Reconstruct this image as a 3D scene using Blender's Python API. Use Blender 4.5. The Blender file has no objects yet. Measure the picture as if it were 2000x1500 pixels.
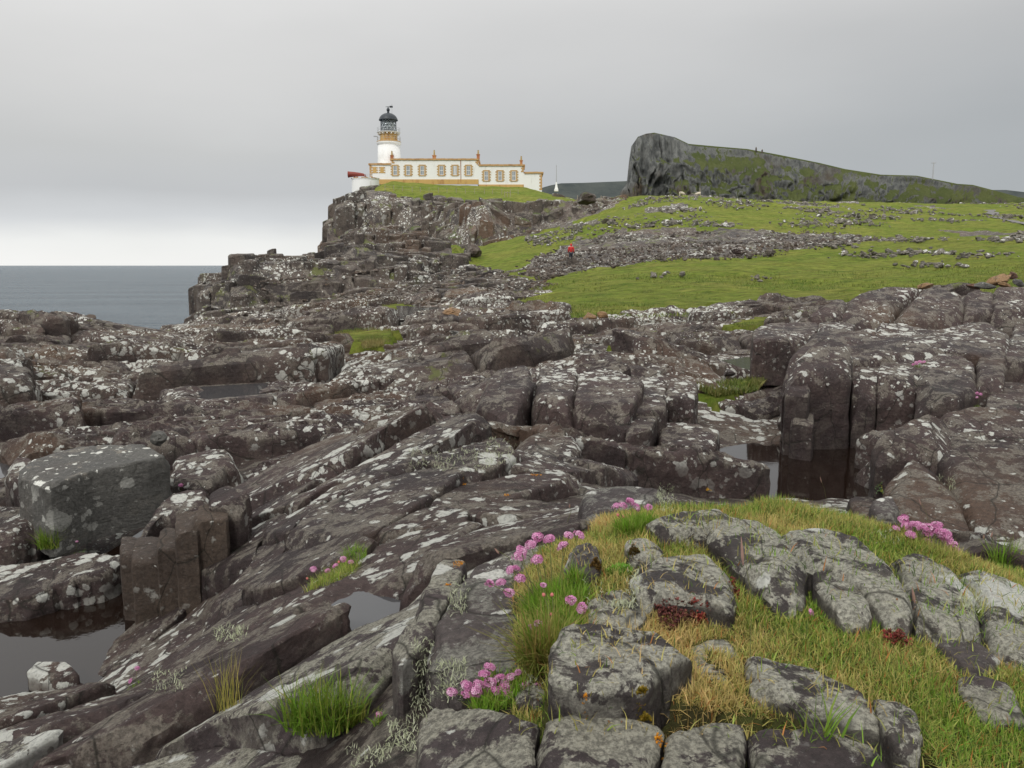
import bpy, math, random, time
_T0 = time.time()
import numpy as np
R = math.radians
SC = bpy.context.scene
# ------------------------------------------------------------------ camera
F = 1570.0                      # focal length in pixels of the 2000 px wide photograph
PITCH = R(8.4)
cam_d = bpy.data.cameras.new('camera')
cam_d.sensor_width = 36.0
cam_d.lens = 36.0 * F / 2000.0
cam_d.clip_start = 0.05
cam_d.clip_end = 60000
cam = bpy.data.objects.new('camera', cam_d)
SC.collection.objects.link(cam)
cam.location = (0, 0, 0)
cam.rotation_euler = (R(90) - PITCH, 0, 0)
SC.camera = cam
SEA = -9.0
# ------------------------------------------------------------------ world, sun, exposure
SUN_EL, SUN_AZ = R(44), R(204)          # behind the camera, a little to the left; overcast
world = bpy.data.worlds.new('World')
SC.world = world
world.use_nodes = True
wn, wl = world.node_tree.nodes, world.node_tree.links
wn.clear()
def wnode(t, **k):
    n = wn.new(t)
    for a, b in k.items():
        setattr(n, a, b)
    return n
out = wnode('ShaderNodeOutputWorld')
sky = wnode('ShaderNodeTexSky', sky_type='NISHITA', sun_disc=False, sun_elevation=SUN_EL, sun_rotation=SUN_AZ)
bg1 = wnode('ShaderNodeBackground'); bg1.inputs[1].default_value = 0.05
wl.new(sky.outputs[0], bg1.inputs[0])
tc = wnode('ShaderNodeTexCoord')
sep = wnode('ShaderNodeSeparateXYZ'); wl.new(tc.outputs['Generated'], sep.inputs[0])
mp = wnode('ShaderNodeMapping'); mp.inputs['Scale'].default_value = (1.0, 1.0, 3.2); mp.inputs['Location'].default_value = (0.3, 0.1, 0.0)
wl.new(tc.outputs['Generated'], mp.inputs[0])
nz = wnode('ShaderNodeTexNoise'); nz.inputs['Scale'].default_value = 1.6; nz.inputs['Detail'].default_value = 5; nz.inputs['Roughness'].default_value = 0.5
wl.new(mp.outputs[0], nz.inputs[0])
# elevation warped by the cloud noise
ma = wnode('ShaderNodeMath', operation='MULTIPLY_ADD'); ma.inputs[1].default_value = 0.10; wl.new(nz.outputs[0], ma.inputs[0])
ad = wnode('ShaderNodeMath', operation='ADD'); ad.inputs[1].default_value = -0.05
wl.new(sep.outputs[2], ad.inputs[0]); wl.new(ad.outputs[0], ma.inputs[2])
ramp = wnode('ShaderNodeValToRGB')
wl.new(ma.outputs[0], ramp.inputs[0])
cr = ramp.color_ramp
def lin(r, g, b):
    f = lambda c: ((c / 255 + 0.055) / 1.055) ** 2.4 if c > 10 else c / 255 / 12.92
    return (f(r), f(g), f(b), 1)
stops = [(0.0, lin(234, 234, 232)), (0.030, lin(226, 227, 226)), (0.056, lin(200, 202, 205)), (0.085, lin(184, 185, 187)),
         (0.14, lin(188, 188, 187)), (0.22, lin(203, 202, 200)), (0.30, lin(214, 213, 211)), (0.55, (.92, .92, .90, 1)), (1.0, (1.30, 1.30, 1.28, 1))]
cr.elements[0].position, cr.elements[0].color = stops[0]
cr.elements[1].position, cr.elements[1].color = stops[-1]
for p, c in stops[1:-1]:
    e = cr.elements.new(p); e.color = c
# the break in the cloud lies over the sea, to the west; landward the layer closes down to the horizon
rampb = wnode('ShaderNodeValToRGB'); wl.new(ma.outputs[0], rampb.inputs[0])
cb = rampb.color_ramp
sb = [(0.0, lin(172, 174, 176)), (0.08, lin(158, 161, 164)), (0.15, lin(164, 166, 167)), (0.24, lin(182, 182, 181)), (0.32, lin(205, 204, 202)), (0.55, (.92, .92, .90, 1)), (1.0, (1.30, 1.30, 1.28, 1))]
cb.elements[0].position, cb.elements[0].color = sb[0]
cb.elements[1].position, cb.elements[1].color = sb[-1]
for p, c in sb[1:-1]:
    e = cb.elements.new(p); e.color = c
mr = wnode('ShaderNodeMapRange'); mr.inputs[1].default_value = -0.30; mr.inputs[2].default_value = 0.50
wl.new(sep.outputs[0], mr.inputs[0])
mixc = wnode('ShaderNodeMixRGB'); wl.new(mr.outputs[0], mixc.inputs[0]); wl.new(ramp.outputs[0], mixc.inputs[1]); wl.new(rampb.outputs[0], mixc.inputs[2])
mott = wnode('ShaderNodeMapRange'); mott.inputs[1].default_value = 0.3; mott.inputs[2].default_value = 0.7; mott.inputs[3].default_value = 0.97; mott.inputs[4].default_value = 1.03
nz2 = wnode('ShaderNodeTexNoise'); nz2.inputs['Scale'].default_value = 3.0; nz2.inputs['Detail'].default_value = 7
wl.new(mp.outputs[0], nz2.inputs[0]); wl.new(nz2.outputs[0], mott.inputs[0])
mul = wnode('ShaderNodeVectorMath', operation='SCALE'); wl.new(mixc.outputs[0], mul.inputs[0]); wl.new(mott.outputs[0], mul.inputs['Scale'])
bg2 = wnode('ShaderNodeBackground'); bg2.inputs[1].default_value = 1.16
wl.new(mul.outputs[0], bg2.inputs[0])
# the cloud layer covers most of the clear sky
addsh = wnode('ShaderNodeMixShader'); addsh.inputs[0].default_value = 0.86; wl.new(bg1.outputs[0], addsh.inputs[1]); wl.new(bg2.outputs[0], addsh.inputs[2])
wl.new(addsh.outputs[0], out.inputs[0])

sun_d = bpy.data.lights.new('sun', 'SUN')
sun_d.energy = 1.5
sun_d.angle = R(14)
sun_d.color = (1.0, 0.97, 0.92)
sun = bpy.data.objects.new('sun', sun_d)
SC.collection.objects.link(sun)
sd = np.array([math.sin(SUN_AZ) * math.cos(SUN_EL), math.cos(SUN_AZ) * math.cos(SUN_EL), math.sin(SUN_EL)])
from mathutils import Vector, Matrix
sun.rotation_euler = Vector(sd.tolist()).to_track_quat('Z', 'Y').to_euler()
sun.location = (0, -20, 60)
SC.view_settings.view_transform = 'Standard'
SC.view_settings.look = 'None'
SC.view_settings.gamma = 1.0
SC.view_settings.exposure = 0.12
SC.view_settings.use_curve_mapping = False

# ------------------------------------------------------------------ numeric helpers
cP, sP = math.cos(PITCH), math.sin(PITCH)
def ray(px, py):
    u, v = (px - 1000) / F, (750 - py) / F
    return np.array([u, cP + v * sP, -sP + v * cP])
def pt(px, py, Y):
    d = ray(px, py)
    return d * (Y / d[1])
_TAB = np.random.default_rng(99).uniform(-1, 1, 64 ** 3).astype(np.float32)
def vnoise(p, s=0):
    p = np.asarray(p, np.float64) + s * 7.31
    i = np.floor(p); f = (p - i).astype(np.float32); i = i.astype(np.int32) & 63
    f = f * f * f * (f * (f * 6 - 15) + 10)
    x, y, z = i[..., 0], i[..., 1], i[..., 2]
    x1 = (x + 1) & 63; y0 = y << 6; y1 = ((y + 1) & 63) << 6; z0 = z << 12; z1 = ((z + 1) & 63) << 12
    T = _TAB; fx, fy, fz = f[..., 0], f[..., 1], f[..., 2]
    def l(yy, zz):
        b = yy + zz; a = T[b + x]; return a + (T[b + x1] - a) * fx
    a = l(y0, z0); a = a + (l(y1, z0) - a) * fy
    c = l(y0, z1); c = c + (l(y1, z1) - c) * fy
    return a + (c - a) * fz
def fbm(p, o=4, s=0, g=0.5):
    p = np.asarray(p, float); a = 1.0; r = 0; t = 0
    for k in range(o):
        r = r + a * vnoise(p, s + k); t += a; a *= g; p = p * 2.03 + 11.7
    return r / t
def inpoly(x, y, poly):
    x = np.asarray(x, float); y = np.asarray(y, float)
    c = np.zeros(x.shape, bool); n = len(poly)
    for i in range(n):
        x0, y0 = poly[i]; x1, y1 = poly[(i + 1) % n]
        if y0 == y1: continue
        m = ((y0 > y) != (y1 > y)) & (x < (x1 - x0) * (y - y0) / (y1 - y0) + x0)
        c ^= m
    return c
def sdist(x, y, poly):
    """signed distance to a polygon, positive inside"""
    x = np.asarray(x, float); y = np.asarray(y, float)
    d = np.full(x.shape, 1e9); n = len(poly)
    for i in range(n):
        x0, y0 = poly[i]; x1, y1 = poly[(i + 1) % n]
        ex, ey = x1 - x0, y1 - y0
        t = np.clip(((x - x0) * ex + (y - y0) * ey) / (ex * ex + ey * ey + 1e-12), 0, 1)
        d = np.minimum(d, np.hypot(x - x0 - t * ex, y - y0 - t * ey))
    return np.where(inpoly(x, y, poly), d, -d)
def sstep(a, b, x):
    t = np.clip((x - a) / (b - a), 0, 1)
    return t * t * (3 - 2 * t)

# ------------------------------------------------------------------ lie of the land: spot heights read off the photograph (px, py, distance)
SPOTS = [
 (900,1500,1.15),(1300,1500,1.12),(1700,1500,1.12),(2000,1500,1.15),(1000,1300,1.45),(1400,1300,1.42),(1800,1300,1.45),(2050,1300,1.5),
 (1100,1100,1.92),(1500,1100,1.95),(1800,1130,1.95),(2050,1150,2.1),(1250,1000,2.4),(1400,1000,2.45),(1520,985,2.5),(1690,1020,2.35),(1420,1035,3.1),(1620,1040,3.1),
 (1450,1000,5.2),(1550,900,9.5),(1350,940,7.4),(1800,1060,4.0),(1950,1080,4.2),(1600,1015,5.5),(1740,1015,6.0),(1900,900,8.5),(2050,850,10),
 (700,1400,1.65),(400,1490,1.9),(0,1490,2.25),(500,1300,2.45),(200,1400,2.9),(0,1400,3.3),(730,1210,2.75),(860,1100,3.2),(950,1010,4.1),
 (1100,960,4.9),(600,1100,4.1),(800,950,5.3),(870,835,7.0),(600,950,6.4),(450,1110,4.9),(350,1220,4.75),(250,1310,4.5),(90,1250,5.3),
 (200,1120,6.6),(0,1150,6.6),(50,1010,7.6),(300,1060,6.8),(470,900,9),(150,850,10.8),(600,850,10.2),(720,800,12),(300,800,13),(0,800,13.5),
 (0,740,18),(300,745,18),(600,740,17.5),(850,745,15.5),(1000,870,9),(1200,905,9.5),(1150,720,14),(1000,700,17.5),(1300,690,16),(1430,720,17),
 (1450,650,25),(1200,640,28),(1500,615,31),(1500,590,39),(1200,600,37),(1300,560,52),(1700,560,50),(1300,530,62),(1900,520,60),(1900,480,76),
 (1500,500,76),(1115,516,78),(1300,470,92),(1600,450,100),(1900,430,112),(1200,430,112),(1300,400,130),(1600,410,132),(1900,405,142),
 (1320,384,152),(1200,388,152),(1700,395,162),(1990,398,162),(1000,640,29),(900,610,39),(700,650,33),(400,680,30),(100,690,26),
 (0,622,38),(110,620,38),(200,622,38),(258,640,39),(330,642,50),(450,620,62),(600,600,64),(800,580,68),(950,540,77),(750,545,92),(560,575,95),(1600,700,19),(1850,640,18),(2050,640,20),
 (1600,640,24),(1900,590,30),(850,500,118),(1000,470,125),(950,478,132),(700,500,135),(-200,620,38),(-200,1300,5.3),(-200,900,10),(2300,600,25),(2300,900,9),(2300,420,130),
 (640,500,160),(1000,464,137),(1080,450,139),(1150,432,141),(1190,412,143),
]
SP = np.array([pt(*s) for s in SPOTS])
BEY = np.array([(-60, 260, -3), (0, 260, 6), (60, 230, 9), (120, 230, 8), (0, 420, 0), (150, 400, 2), (300, 400, 4), (-40, 180, 6), (60, 190, 12), (110, 190, 9), (-1.5, .4, -1.6), (1.2, .3, -.75), (0, .2, -1.3)])
SP = np.vstack([SP, BEY])
def lp(x, y):
    r = np.hypot(x, y) + 0.05
    return np.stack([np.arctan2(x, y) * 1.6, np.log(r)], -1)
def kern(d2):
    return np.where(d2 > 0, 0.5 * d2 * np.log(d2 + 1e-12), 0)
_A = lp(SP[:, 0], SP[:, 1]); _n = len(SP)
_r = np.hypot(SP[:, 0], SP[:, 1])
_K = kern(((_A[:, None] - _A[None]) ** 2).sum(-1)) + np.eye(_n) * 0.004
_Pm = np.hstack([np.ones((_n, 1)), _A])
_M = np.block([[_K, _Pm], [_Pm.T, np.zeros((3, 3))]])
_w = np.linalg.solve(_M, np.concatenate([SP[:, 2] / (_r + 1.0), np.zeros(3)]))
def H0(x, y):
    x = np.asarray(x, float); y = np.asarray(y, float); sh = x.shape
    q = lp(x.ravel(), y.ravel()); o = np.empty(len(q))
    for i in range(0, len(q), 20000):
        qq = q[i:i + 20000]
        o[i:i + 20000] = kern(((qq[:, None] - _A[None]) ** 2).sum(-1)) @ _w[:_n] + _w[_n] + qq @ _w[_n + 1:]
    return (o * (np.hypot(x.ravel(), y.ravel()) + 0.05 + 0.95)).reshape(sh)
def wp(px, Y):
    return ((px - 1000) / F * Y * 1.0, Y)
SHORE = [(-200, 44), (0, 43), (150, 42), (268, 40), (290, 52), (375, 74), (384, 82), (390, 92), (410, 104), (520, 112), (600, 122), (625, 140), (630, 168), (640, 196), (700, 222), (900, 240), (1100, 250)]
SHORE = [wp(*s) for s in SHORE] + [(60, 300), (100, 700), (900, 900), (900, -40), (-60, -40), (-60, 40)]
# raised masses: plan outline, top height (function), width of the rock wall
def mound(x, y, poly, top, w, wob=0.0):
    d = sdist(x, y, poly)
    if wob:
        d = d + wob * fbm(np.stack([x / (wob * 5), y / (wob * 5), 0 * x], -1), 3, 5)
    return d, top, w
T1 = [wp(386, 80), wp(470, 76), wp(560, 79), wp(640, 80), wp(760, 84), wp(880, 90), wp(960, 100), wp(900, 116), wp(640, 150), wp(600, 118), wp(410, 102)]
T2 = [wp(640, 98), wp(700, 96), wp(790, 98), wp(870, 100), wp(905, 104), wp(880, 116), wp(800, 150), wp(636, 150)]
CL = [wp(632, 158), wp(700, 160), wp(760, 158), wp(820, 154), wp(860, 146), wp(900, 139), wp(940, 135), wp(985, 137), wp(1000, 143), wp(1060, 144), wp(1130, 146), wp(1195, 149), wp(1180, 190), wp(1120, 220), wp(760, 224), wp(700, 215), wp(640, 190)]
MIDB = [wp(985, 17.2), wp(1130, 16.6), wp(1130, 19), wp(990, 19)]
def H(x, y):
    x = np.asarray(x, float); y = np.asarray(y, float)
    z = H0(x, y)
    r = np.hypot(x, y)
    far = r > 30
    d = sdist(x, y, SHORE)
    z = np.where(far | (x < -15), SEA - 6 + (z - SEA + 6) * sstep(-1.5, 1.5, d + 0.8 * vnoise(np.stack([x / 3, y / 3, 0 * x], -1), 3)), z)
    m = (y > 60) & (y < 260) & (x > -80) & (x < 60)
    if m.any():
        xx, yy, zz = x[m], y[m], z[m]
        q = np.stack([xx, yy, 0 * xx], -1)
        d1 = sdist(xx, yy, T1) + 1.6 * fbm(q / 5, 3, 7)
        t1 = 0.35 + 0.02 * (xx + 25) + 0.035 * (yy - 80)
        a = 0.55 * sstep(-0.3, .6, d1) + 0.45 * sstep(3.2, 4.0, d1)
        zz = np.maximum(zz, zz + (t1 - zz) * a)
        d2 = sdist(xx, yy, T2) + 1.6 * fbm(q / 5, 3, 9)
        t2 = 3.7 + 0.05 * (yy - 100) - 0.05 * (xx + 14)
        a = 0.5 * sstep(-0.3, 1.0, d2) + 0.5 * sstep(3.0, 4.5, d2)
        zz = np.maximum(zz, zz + (t2 - zz) * a)
        d3 = sdist(xx, yy, CL) + 2.2 * fbm(q / 7, 3, 11)
        t3 = 11.6 + 3.2 * sstep(-18, -42, xx) + .3 * sstep(5, 25, xx)
        zh = np.interp(xx, [-45, -36, -31.5, -27, 3, 9, 16, 30], [15.0, 15.6, 17.0, 18.5, 17.2, 15.6, 14.2, 13.4])
        top = t3 + (zh - t3) * np.clip((yy - 157) / 27, 0, 1)
        a = 0.42 * sstep(0, 1.2, d3) + 0.43 * sstep(2.6, 3.8, d3) + 0.15 * sstep(4, 10, d3)
        zz = np.maximum(zz, zz + (top - zz) * a)
        z = z.copy(); z[m] = zz
    return z
_YS = np.geomspace(0.8, 260, 900)
def hit(px, py, dz=0.0):
    """where the line of sight through a pixel meets the land"""
    d = ray(px, py); x = d[0] / d[1] * _YS; z = d[2] / d[1] * _YS
    h = H(x, _YS) + dz
    k = np.nonzero(z < h)[0]
    if len(k) == 0: return None
    k = k[0]
    if k == 0: return pt(px, py, _YS[0])
    a, b = z[k - 1] - h[k - 1], h[k] - z[k]
    return pt(px, py, _YS[k - 1] + (_YS[k] - _YS[k - 1]) * a / (a + b + 1e-9))
def land(poly, dz=0.0):
    return [tuple(p[:2]) for p in (hit(a, b, dz) for a, b in poly) if p is not None]
def proj(x, y, z):
    d = y * cP - z * sP; v = y * sP + z * cP
    return 1000 + F * x / d, 750 - F * v / d

# ------------------------------------------------------------------ mesh helpers
COL = SC.collection
def mesh_np(name, V, Fc, mat=None, smooth=True, col=None, sharp=0):
    """V (n,3); Fc an (m,3|4) array or a list of such arrays"""
    me = bpy.data.meshes.new(name)
    if not isinstance(Fc, list): Fc = [Fc]
    Fc = [np.asarray(f, np.int32) for f in Fc if len(f)]
    me.vertices.add(len(V)); me.vertices.foreach_set('co', np.ascontiguousarray(V, np.float32).ravel())
    li = np.concatenate([f.ravel() for f in Fc]); tot = np.concatenate([np.full(len(f), f.shape[1], np.int32) for f in Fc])
    st = np.concatenate([[0], np.cumsum(tot)[:-1]]).astype(np.int32)
    me.loops.add(len(li)); me.loops.foreach_set('vertex_index', li)
    me.polygons.add(len(tot)); me.polygons.foreach_set('loop_start', st)
    me.polygons.foreach_set('use_smooth', np.full(len(tot), smooth))
    me.update(calc_edges=True)
    if col is not None:
        at = me.color_attributes.new('Col', 'FLOAT_COLOR', 'POINT')
        c = np.ones((len(V), 4), np.float32); c[:, :3] = col
        at.data.foreach_set('color', c.ravel())
    if mat: me.materials.append(mat)
    if sharp: me.set_sharp_from_angle(angle=sharp)
    return me
def link(name, me, parent=None, loc=None):
    o = bpy.data.objects.new(name, me); COL.objects.link(o)
    if parent is not None: o.parent = parent
    if loc is not None: o.location = loc
    return o
def tag(o, label=None, cat=None, group=None, kind=None):
    if label: o['label'] = label
    if cat: o['category'] = cat
    if group: o['group'] = group
    if kind: o['kind'] = kind
    return o
def empty(name, loc=(0, 0, 0), rz=0, label=None, cat=None, group=None, kind=None):
    o = bpy.data.objects.new(name, None); COL.objects.link(o)
    o.location = loc; o.rotation_euler = (0, 0, rz); o.empty_display_size = 0.2
    return tag(o, label, cat, group, kind)
def gridfaces(nr, nc, wrap=False):
    r = np.arange(nr - 1)[:, None]; c = np.arange(nc if wrap else nc - 1)[None]
    a = r * nc + c; b = r * nc + (c + 1) % nc
    return np.stack([a, b, b + nc, a + nc], -1).reshape(-1, 4)
class MB:
    """collects simple solids into one mesh"""
    def __init__(s): s.v = []; s.f = []; s.n = 0
    def add(s, V, Fs):
        V = np.asarray(V, float); s.v.append(V)
        for f in Fs: s.f.append(tuple(i + s.n for i in f))
        s.n += len(V)
    def box(s, x0, x1, y0, y1, z0, z1, M=None):
        V = np.array([(x, y, z) for z in (z0, z1) for y in (y0, y1) for x in (x0, x1)], float)
        if M is not None: V = V @ M[:3, :3].T + M[:3, 3]
        s.add(V, [(0, 2, 3, 1), (4, 5, 7, 6), (0, 1, 5, 4), (1, 3, 7, 5), (3, 2, 6, 7), (2, 0, 4, 6)])
    def lathe(s, prof, n=24, c=(0, 0, 0), M=None, cap=True):
        a = np.linspace(0, 2 * math.pi, n, endpoint=False); V = []
        for r, z in prof:
            V += [(r * math.cos(t), r * math.sin(t), z) for t in a]
        V = np.array(V)
        if M is not None: V = V @ M[:3, :3].T + M[:3, 3]
        V = V + np.array(c); m = len(prof)
        Fs = [(i * n + j, i * n + (j + 1) % n, (i + 1) * n + (j + 1) % n, (i + 1) * n + j) for i in range(m - 1) for j in range(n)]
        if cap: Fs += [tuple(range(n - 1, -1, -1)), tuple((m - 1) * n + j for j in range(n))]
        s.add(V, Fs)
    def tube(s, P, r, n=6):
        P = np.asarray(P, float); m = len(P)
        rr = np.full(m, r, float) if np.isscalar(r) else np.asarray(r, float)
        V = []
        up = np.array([0.3, 0.2, 1.0])
        for i in range(m):
            t = P[min(i + 1, m - 1)] - P[max(i - 1, 0)]; t = t / (np.linalg.norm(t) + 1e-12)
            a = np.cross(t, up)
            if np.linalg.norm(a) < 0.15: a = np.cross(t, (1, 0, 0))
            a /= np.linalg.norm(a); b = np.cross(t, a)
            for k in range(n):
                w = 2 * math.pi * k / n
                V.append(P[i] + rr[i] * (a * math.cos(w) + b * math.sin(w)))
        Fs = [(i * n + j, i * n + (j + 1) % n, (i + 1) * n + (j + 1) % n, (i + 1) * n + j) for i in range(m - 1) for j in range(n)]
        Fs += [tuple(range(n - 1, -1, -1)), tuple((m - 1) * n + j for j in range(n))]
        s.add(V, Fs)
    def build(s, name, mat, parent=None, smooth=False, loc=None):
        me = bpy.data.meshes.new(name)
        me.from_pydata(np.vstack(s.v).tolist(), [], s.f); me.update()
        if smooth: me.polygons.foreach_set('use_smooth', [True] * len(me.polygons))
        if mat: me.materials.append(mat)
        return link(name, me, parent, loc)

# ------------------------------------------------------------------ materials
class NT:
    def __init__(s, name):
        s.m = bpy.data.materials.new(name); s.m.use_nodes = True
        s.t = s.m.node_tree; s.t.nodes.clear()
        s.o = s.n('ShaderNodeOutputMaterial'); s.b = s.n('ShaderNodeBsdfPrincipled')
        s.l(s.b.outputs[0], s.o.inputs[0])
    def n(s, t, **k):
        x = s.t.nodes.new(t)
        for a, b in k.items(): setattr(x, a, b)
        return x
    def l(s, a, b): s.t.links.new(a, b)
    def inp(s, sock, v):
        if hasattr(v, 'is_linked') or isinstance(v, bpy.types.NodeSocket): s.l(v, sock)
        else: sock.default_value = v
    def pos(s): return s.n('ShaderNodeNewGeometry').outputs['Position']
    def nrmz(s):
        g = s.n('ShaderNodeNewGeometry'); q = s.n('ShaderNodeSeparateXYZ'); s.l(g.outputs['Normal'], q.inputs[0]); return q.outputs[2]
    def noise(s, vec, sc, det=4, ro=0.55, dist=0.0, out=0):
        x = s.n('ShaderNodeTexNoise'); s.l(vec, x.inputs['Vector'])
        x.inputs['Scale'].default_value = sc; x.inputs['Detail'].default_value = det
        x.inputs['Roughness'].default_value = ro; x.inputs['Distortion'].default_value = dist
        return x.outputs[out]
    def vor(s, vec, sc, feature='F1', out='Distance', rnd=1.0):
        x = s.n('ShaderNodeTexVoronoi', feature=feature); s.l(vec, x.inputs['Vector'])
        x.inputs['Scale'].default_value = sc; x.inputs['Randomness'].default_value = rnd
        return x if out is None else x.outputs[out]
    def map(s, v, a, b, c=0.0, d=1.0, smooth=True):
        x = s.n('ShaderNodeMapRange'); x.interpolation_type = 'SMOOTHSTEP' if smooth else 'LINEAR'
        s.inp(x.inputs[0], v)
        for i, q in enumerate((a, b, c, d)): s.inp(x.inputs[i + 1], q)
        return x.outputs[0]
    def math(s, op, a, b=0.0, c=0.0):
        x = s.n('ShaderNodeMath', operation=op)
        s.inp(x.inputs[0], a); s.inp(x.inputs[1], b); s.inp(x.inputs[2], c)
        return x.outputs[0]
    def mix(s, f, a, b, mode='MIX'):
        x = s.n('ShaderNodeMixRGB', blend_type=mode)
        s.inp(x.inputs[0], f)
        for i, q in ((1, a), (2, b)):
            if isinstance(q, tuple): q = q if len(q) == 4 else q + (1,)
            s.inp(x.inputs[i], q)
        return x.outputs[0]
    def scale(s, vec, v):
        x = s.n('ShaderNodeMapping'); s.l(vec, x.inputs[0]); x.inputs['Scale'].default_value = v; return x.outputs[0]
    def warp(s, vec, sc, amp, det=2):
        c = s.noise(vec, sc, det, out=1)
        x = s.n('ShaderNodeVectorMath', operation='SUBTRACT'); s.l(c, x.inputs[0]); x.inputs[1].default_value = (.5, .5, .5)
        y = s.n('ShaderNodeVectorMath', operation='SCALE'); s.l(x.outputs[0], y.inputs[0]); y.inputs['Scale'].default_value = amp
        z = s.n('ShaderNodeVectorMath', operation='ADD'); s.l(vec, z.inputs[0]); s.l(y.outputs[0], z.inputs[1])
        return z.outputs[0]
    def bump(s, h, st, dist, prev=None):
        x = s.n('ShaderNodeBump'); x.inputs['Strength'].default_value = st; x.inputs['Distance'].default_value = dist
        s.l(h, x.inputs['Height'])
        if prev is not None: s.l(prev, x.inputs['Normal'])
        return x.outputs[0]
    def done(s, col, rough=0.8, nrm=None, spec=0.4, metal=0.0):
        if isinstance(col, tuple) and len(col) == 3: col = col + (1,)
        s.inp(s.b.inputs['Base Color'], col); s.inp(s.b.inputs['Roughness'], rough)
        s.inp(s.b.inputs['Specular IOR Level'], spec); s.b.inputs['Metallic'].default_value = metal
        if nrm is not None: s.l(nrm, s.b.inputs['Normal'])
        return s.m
def rock_mat(name, c0, c1, c2, lich=0.5, lsc=(13.0, 4.0), crust=0.3, ccol=(.30, .265, .215), lcol=(.60, .60, .55), s=1.0, green=0.0, gcol=(.14, .15, .05), fine=1.0, strata=1.0, tlo=0.15, crack=.55):
    """weathered basalt: purple brown stone, beige crust, white lichen rosettes on the upper faces"""
    k = NT(name); p = k.pos()
    wv = k.warp(p, 2.5 * s, 0.25 / s)
    a = k.noise(wv, 1.1 * s, 6, 0.6)
    col = k.mix(k.map(a, 0.38, 0.62), c0, c1)
    col = k.mix(k.map(k.noise(p, 0.45 * s, 4, 0.5), 0.52, 0.68), col, c2)
    g = k.noise(p, 30 * s, 8, 0.8)
    v = k.map(g, 0.30, 0.70, 0.45, 1.6, False)
    gx = k.n('ShaderNodeVectorMath', operation='SCALE'); k.l(col, gx.inputs[0]); k.l(v, gx.inputs['Scale']); col = gx.outputs[0]
    nz = k.nrmz(); up = k.map(nz, tlo, tlo + 0.5)
    # beige crust; upward weighting paints tops lighter, faces darker for lighting contrast
    cn = k.noise(p, 4.5 * s, 12, 0.74, 0.3)
    cm = k.math('MULTIPLY', k.map(cn, 0.60 - 0.2 * crust, 0.64 - 0.2 * crust), k.map(nz, -0.1, 0.6, 0.12, 1.0))
    cc = k.mix(k.map(k.noise(p, 55 * s, 6, 0.8), 0.38, 0.62), tuple(x * 0.38 for x in ccol), tuple(x * 1.15 for x in ccol))
    col = k.mix(k.math('MULTIPLY', cm, min(1.0, 0.55 + 0.4 * crust)), col, cc)
    if green > 0:
        gm = k.math('MULTIPLY', k.map(k.noise(p, 1.7 * s, 7, 0.7), 0.66 - 0.25 * green, 0.72 - 0.25 * green), k.map(nz, 0.0, 0.8))
        col = k.mix(gm, col, gcol)
    clus = k.map(k.noise(p, 0.55 * s, 5, 0.6), 0.36, 0.66, 0.12, 1.0)
    # white rosettes, two sizes
    m = None
    pw = k.warp(k.warp(p, 22 * s, 0.05 / s, 3), 5 * s, 0.16 / s, 2)
    for i, sc in enumerate(lsc):
        v1 = k.vor(pw, sc, out=None)
        sp = k.n('ShaderNodeSeparateColor'); k.l(v1.outputs['Color'], sp.inputs[0])
        rad = k.math('MULTIPLY', k.math('POWER', sp.outputs[0], 1.6), k.math('MULTIPLY', clus, 0.28 + 0.38 * lich))
        q = k.math('SUBTRACT', rad, v1.outputs['Distance'])
        q = k.math('ADD', q, k.math('MULTIPLY', k.math('SUBTRACT', k.noise(p, sc * 2.6, 8, 0.8), 0.5), 0.62))
        mm = k.map(q, 0.0, 0.07)
        m = mm if m is None else k.math('MAXIMUM', m, mm)
    # fine pale specks between the rosettes
    fs = k.math('MULTIPLY', k.map(k.noise(p, 26 * s, 7, 0.72), 0.60, 0.64), k.math('MULTIPLY', clus, min(.9, .35 + .4 * lich)))
    m = k.math('MAXIMUM', m, fs)
    m = k.math('MULTIPLY', m, k.map(nz, -0.15, 0.45, 0.12, 1.0))
    lc = k.mix(k.map(k.noise(p, 45 * s, 4, 0.7), 0.3, 0.55), tuple(x * 0.72 for x in lcol), tuple(min(.8, x * 1.22) for x in lcol))
    col = k.mix(m, col, lc)
    # relief: pitted grain, bedding lines on the steep faces
    h1 = k.noise(p, 7 * s, 9, 0.75)
    h2 = k.noise(k.scale(wv, (1.2, 1.2, 12.0)), 2.2 * s, 4, 0.6)
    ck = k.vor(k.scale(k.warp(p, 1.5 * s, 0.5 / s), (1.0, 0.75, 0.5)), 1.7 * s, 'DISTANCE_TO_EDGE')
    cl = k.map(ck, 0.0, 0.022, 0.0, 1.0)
    # crack lines darkened in the colour to stand for crevice shade
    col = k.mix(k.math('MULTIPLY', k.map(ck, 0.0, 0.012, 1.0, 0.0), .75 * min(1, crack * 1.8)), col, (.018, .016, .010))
    n1 = k.bump(cl, crack, 0.05 / s)
    n2 = k.bump(k.math('MULTIPLY', h2, k.map(nz, 0.2, 0.8, 1.0, 0.25)), 0.55 * strata, 0.08 / s, n1)
    n3 = k.bump(h1, 1.0 * fine, 0.11 / s, n2)
    n4 = k.bump(k.math('ADD', g, k.math('MULTIPLY', m, 0.5)), 0.8 * fine, 0.016 / s, n3)
    rough = k.math('ADD', k.map(a, 0.35, 0.6, 0.55, 0.75), k.math('MULTIPLY', m, 0.25))
    return k.done(col, rough, n4, 0.35)
DK0, DK1, DK2 = (.042, .028, .027), (.092, .062, .057), (.112, .070, .048)
M = {}
M['rock'] = rock_mat('purple_basalt', DK0, DK1, DK2, 1.2, (13.0, 6.0), 0.5, s=1.0)
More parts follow.
